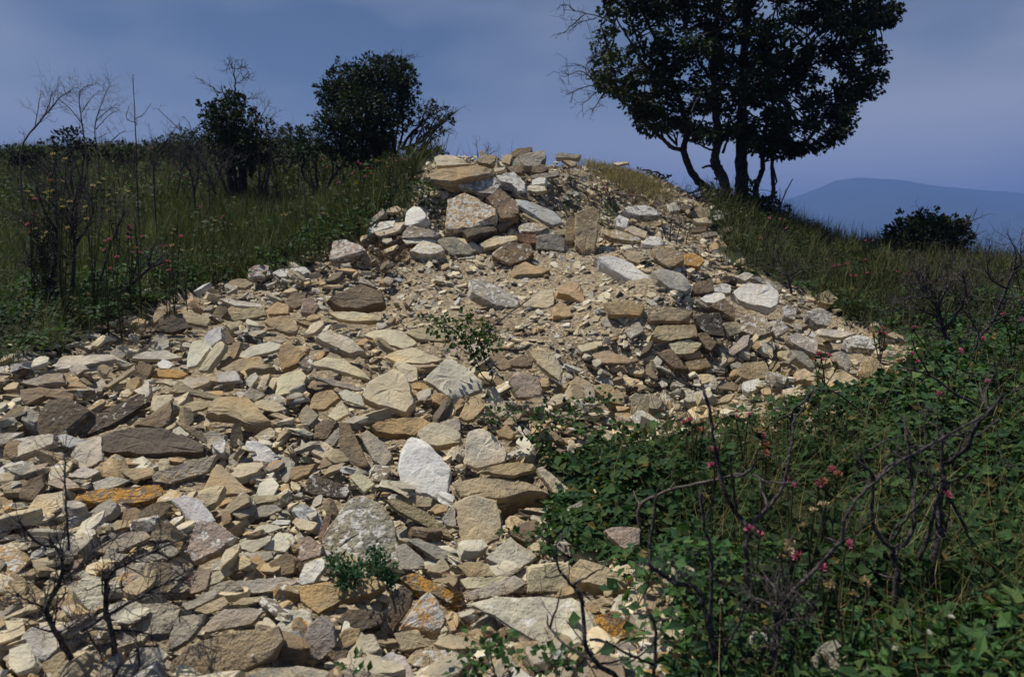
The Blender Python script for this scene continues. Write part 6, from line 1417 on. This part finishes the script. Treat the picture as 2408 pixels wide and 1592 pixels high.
grass('meadow_grass', 'lighter yellow-green grass beside the left flank of the heap', 42000, (-6.5, -0.5, 8.5, 15), .34, [(.085, .10, .038), (.105, .115, .045), (.13, .125, .055), (.075, .095, .035)])
GC = [(.07, .088, .036), (.09, .10, .043), (.115, .112, .055), (.06, .08, .033), (.16, .135, .08)]
grass('meadow_grass', 'tall green and straw grass of the left hillside meadow', 82000, (-19, 0.8, 8.0, 28), .33, [tuple(1.3 * v for v in c) for c in GC])
grass('meadow_grass', 'olive grass on the right meadow above and beside the heap', 50000, (1.6, 13, 7.5, 17), .36, [(.06, .072, .026), (.085, .09, .034), (.11, .10, .045), (.05, .062, .024)])
grass('foreground_grass', 'thin green and dry grass between the lower right leaves', 5600, (0.6, 3.4, 1.8, 5.2), .44, [(.06, .085, .03), (.22, .17, .085), (.16, .13, .06), (.05, .075, .025)], None, .0011, .5, .5, 3)
grass('meadow_grass', 'sparse grass among leaves on the left rim', 9000, (-6, 0, 5.5, 9.5), .36, GC, None, .0016)
grass('dead_brush', 'thin dark dead stalks standing all over the left field', 5200, (-14, 0, 8.5, 24), .62, [(.022, .018, .016), (.04, .032, .028), (.07, .055, .045)], None, .0028, .28, .25, 2)
grass('dead_brush', 'thin dark dead stalks on the right bank', 1500, (2.5, 11, 6.5, 16), .45, [(.022, .018, .016), (.05, .04, .034)], None, .0026, .3, .25, 2)
def patch(pts, rad):
    q = [on_ground(*p, 13) for p in pts]
    return np.vstack([np.column_stack([c[0] + rs.randn(700) * rad, c[1] + rs.randn(700) * rad * 1.6]) for c in q])
dp = patch([cpx('M', 1830, 330), cpx('M', 1980, 370), cpx('M', 2100, 400), cpx('M', 2230, 430), cpx('M', 2330, 470), cpx('M', 2000, 420), cpx('M', 2180, 460)], .20)
mb = MB(); D = rs.randn(len(dp), 3) * .5; D[:, 2] = 1
mb.blades(np.column_stack([dp, H(dp[:, 0], dp[:, 1])]), D, rs.uniform(.05, .15, len(dp)), .0035, .4, np.array([(.30, .235, .135)]) * rs.uniform(.6, 1.25, (len(dp), 1)))
tag(mb.build('dry_grass', M_GRASS), 'straw-coloured dry grass on the ridge right of the summit', 'grass', None, 'stuff')
dp = patch([cpx('B', 560, 850), cpx('B', 640, 840), cpx('B', 720, 860), cpx('B', 480, 860), cpx('B', 1300, 1380), cpx('E', 1400, 1100)], .13)
mb = MB(); D = rs.randn(len(dp), 3); D[:, 2] = np.abs(D[:, 2]) * .25
mb.blades(np.column_stack([dp, H(dp[:, 0], dp[:, 1]) + .01]), D, rs.uniform(.03, .10, len(dp)), .0022, .3, np.array([(.16, .09, .05)]) * rs.uniform(.6, 1.3, (len(dp), 1)))
tag(mb.build('plant_litter', M_GRASS), 'brown dead plant litter on bare soil between the stones', 'litter', None, 'stuff')

# --- the air: far things fade to blue
def haze():
    v = np.array([(-4600, -3200, -230), (5600, -3200, -230), (5600, 5600, -230), (-4600, 5600, -230)], float)
    X0, X1, Y0_, Y1, Z0, Z1 = HB
    V = np.array([(x, y, z) for z in (Z0, Z1) for x, y in ((X0, Y0_), (X1, Y0_), (X1, Y1), (X0, Y1))])
    T = np.array([[0, 3, 2, 1], [4, 5, 6, 7], [0, 1, 5, 4], [1, 2, 6, 5], [2, 3, 7, 6], [3, 0, 4, 7]])
    me = mesh_np('haze', V, T); m = bpy.data.materials.new('haze_air'); m.use_nodes = True; nt = m.node_tree; nt.nodes.clear()
    out = nt.nodes.new('ShaderNodeOutputMaterial'); pv = nt.nodes.new('ShaderNodeVolumePrincipled')
    pv.inputs['Color'].default_value = (0.22, 0.38, 0.92, 1); pv.inputs['Density'].default_value = 0.00046; pv.inputs['Anisotropy'].default_value = 0.0
    nt.links.new(pv.outputs[0], out.inputs['Volume'])
    tag(link('haze', me, m), 'thin blue haze filling the air over the valley', 'haze', None, 'stuff')
zs = [o.matrix_world @ Vector(c) for o in bpy.data.objects if o.type == 'MESH' and o.name in ('ground', 'mountain') for c in o.bound_box]
bpy.context.view_layer.update()
HB = (min(v.x for v in zs) - 5, max(v.x for v in zs) + 5, min(v.y for v in zs) - 5, max(v.y for v in zs) + 5, min(v.z for v in zs) - 1, max(v.z for v in zs) + 3)
haze()
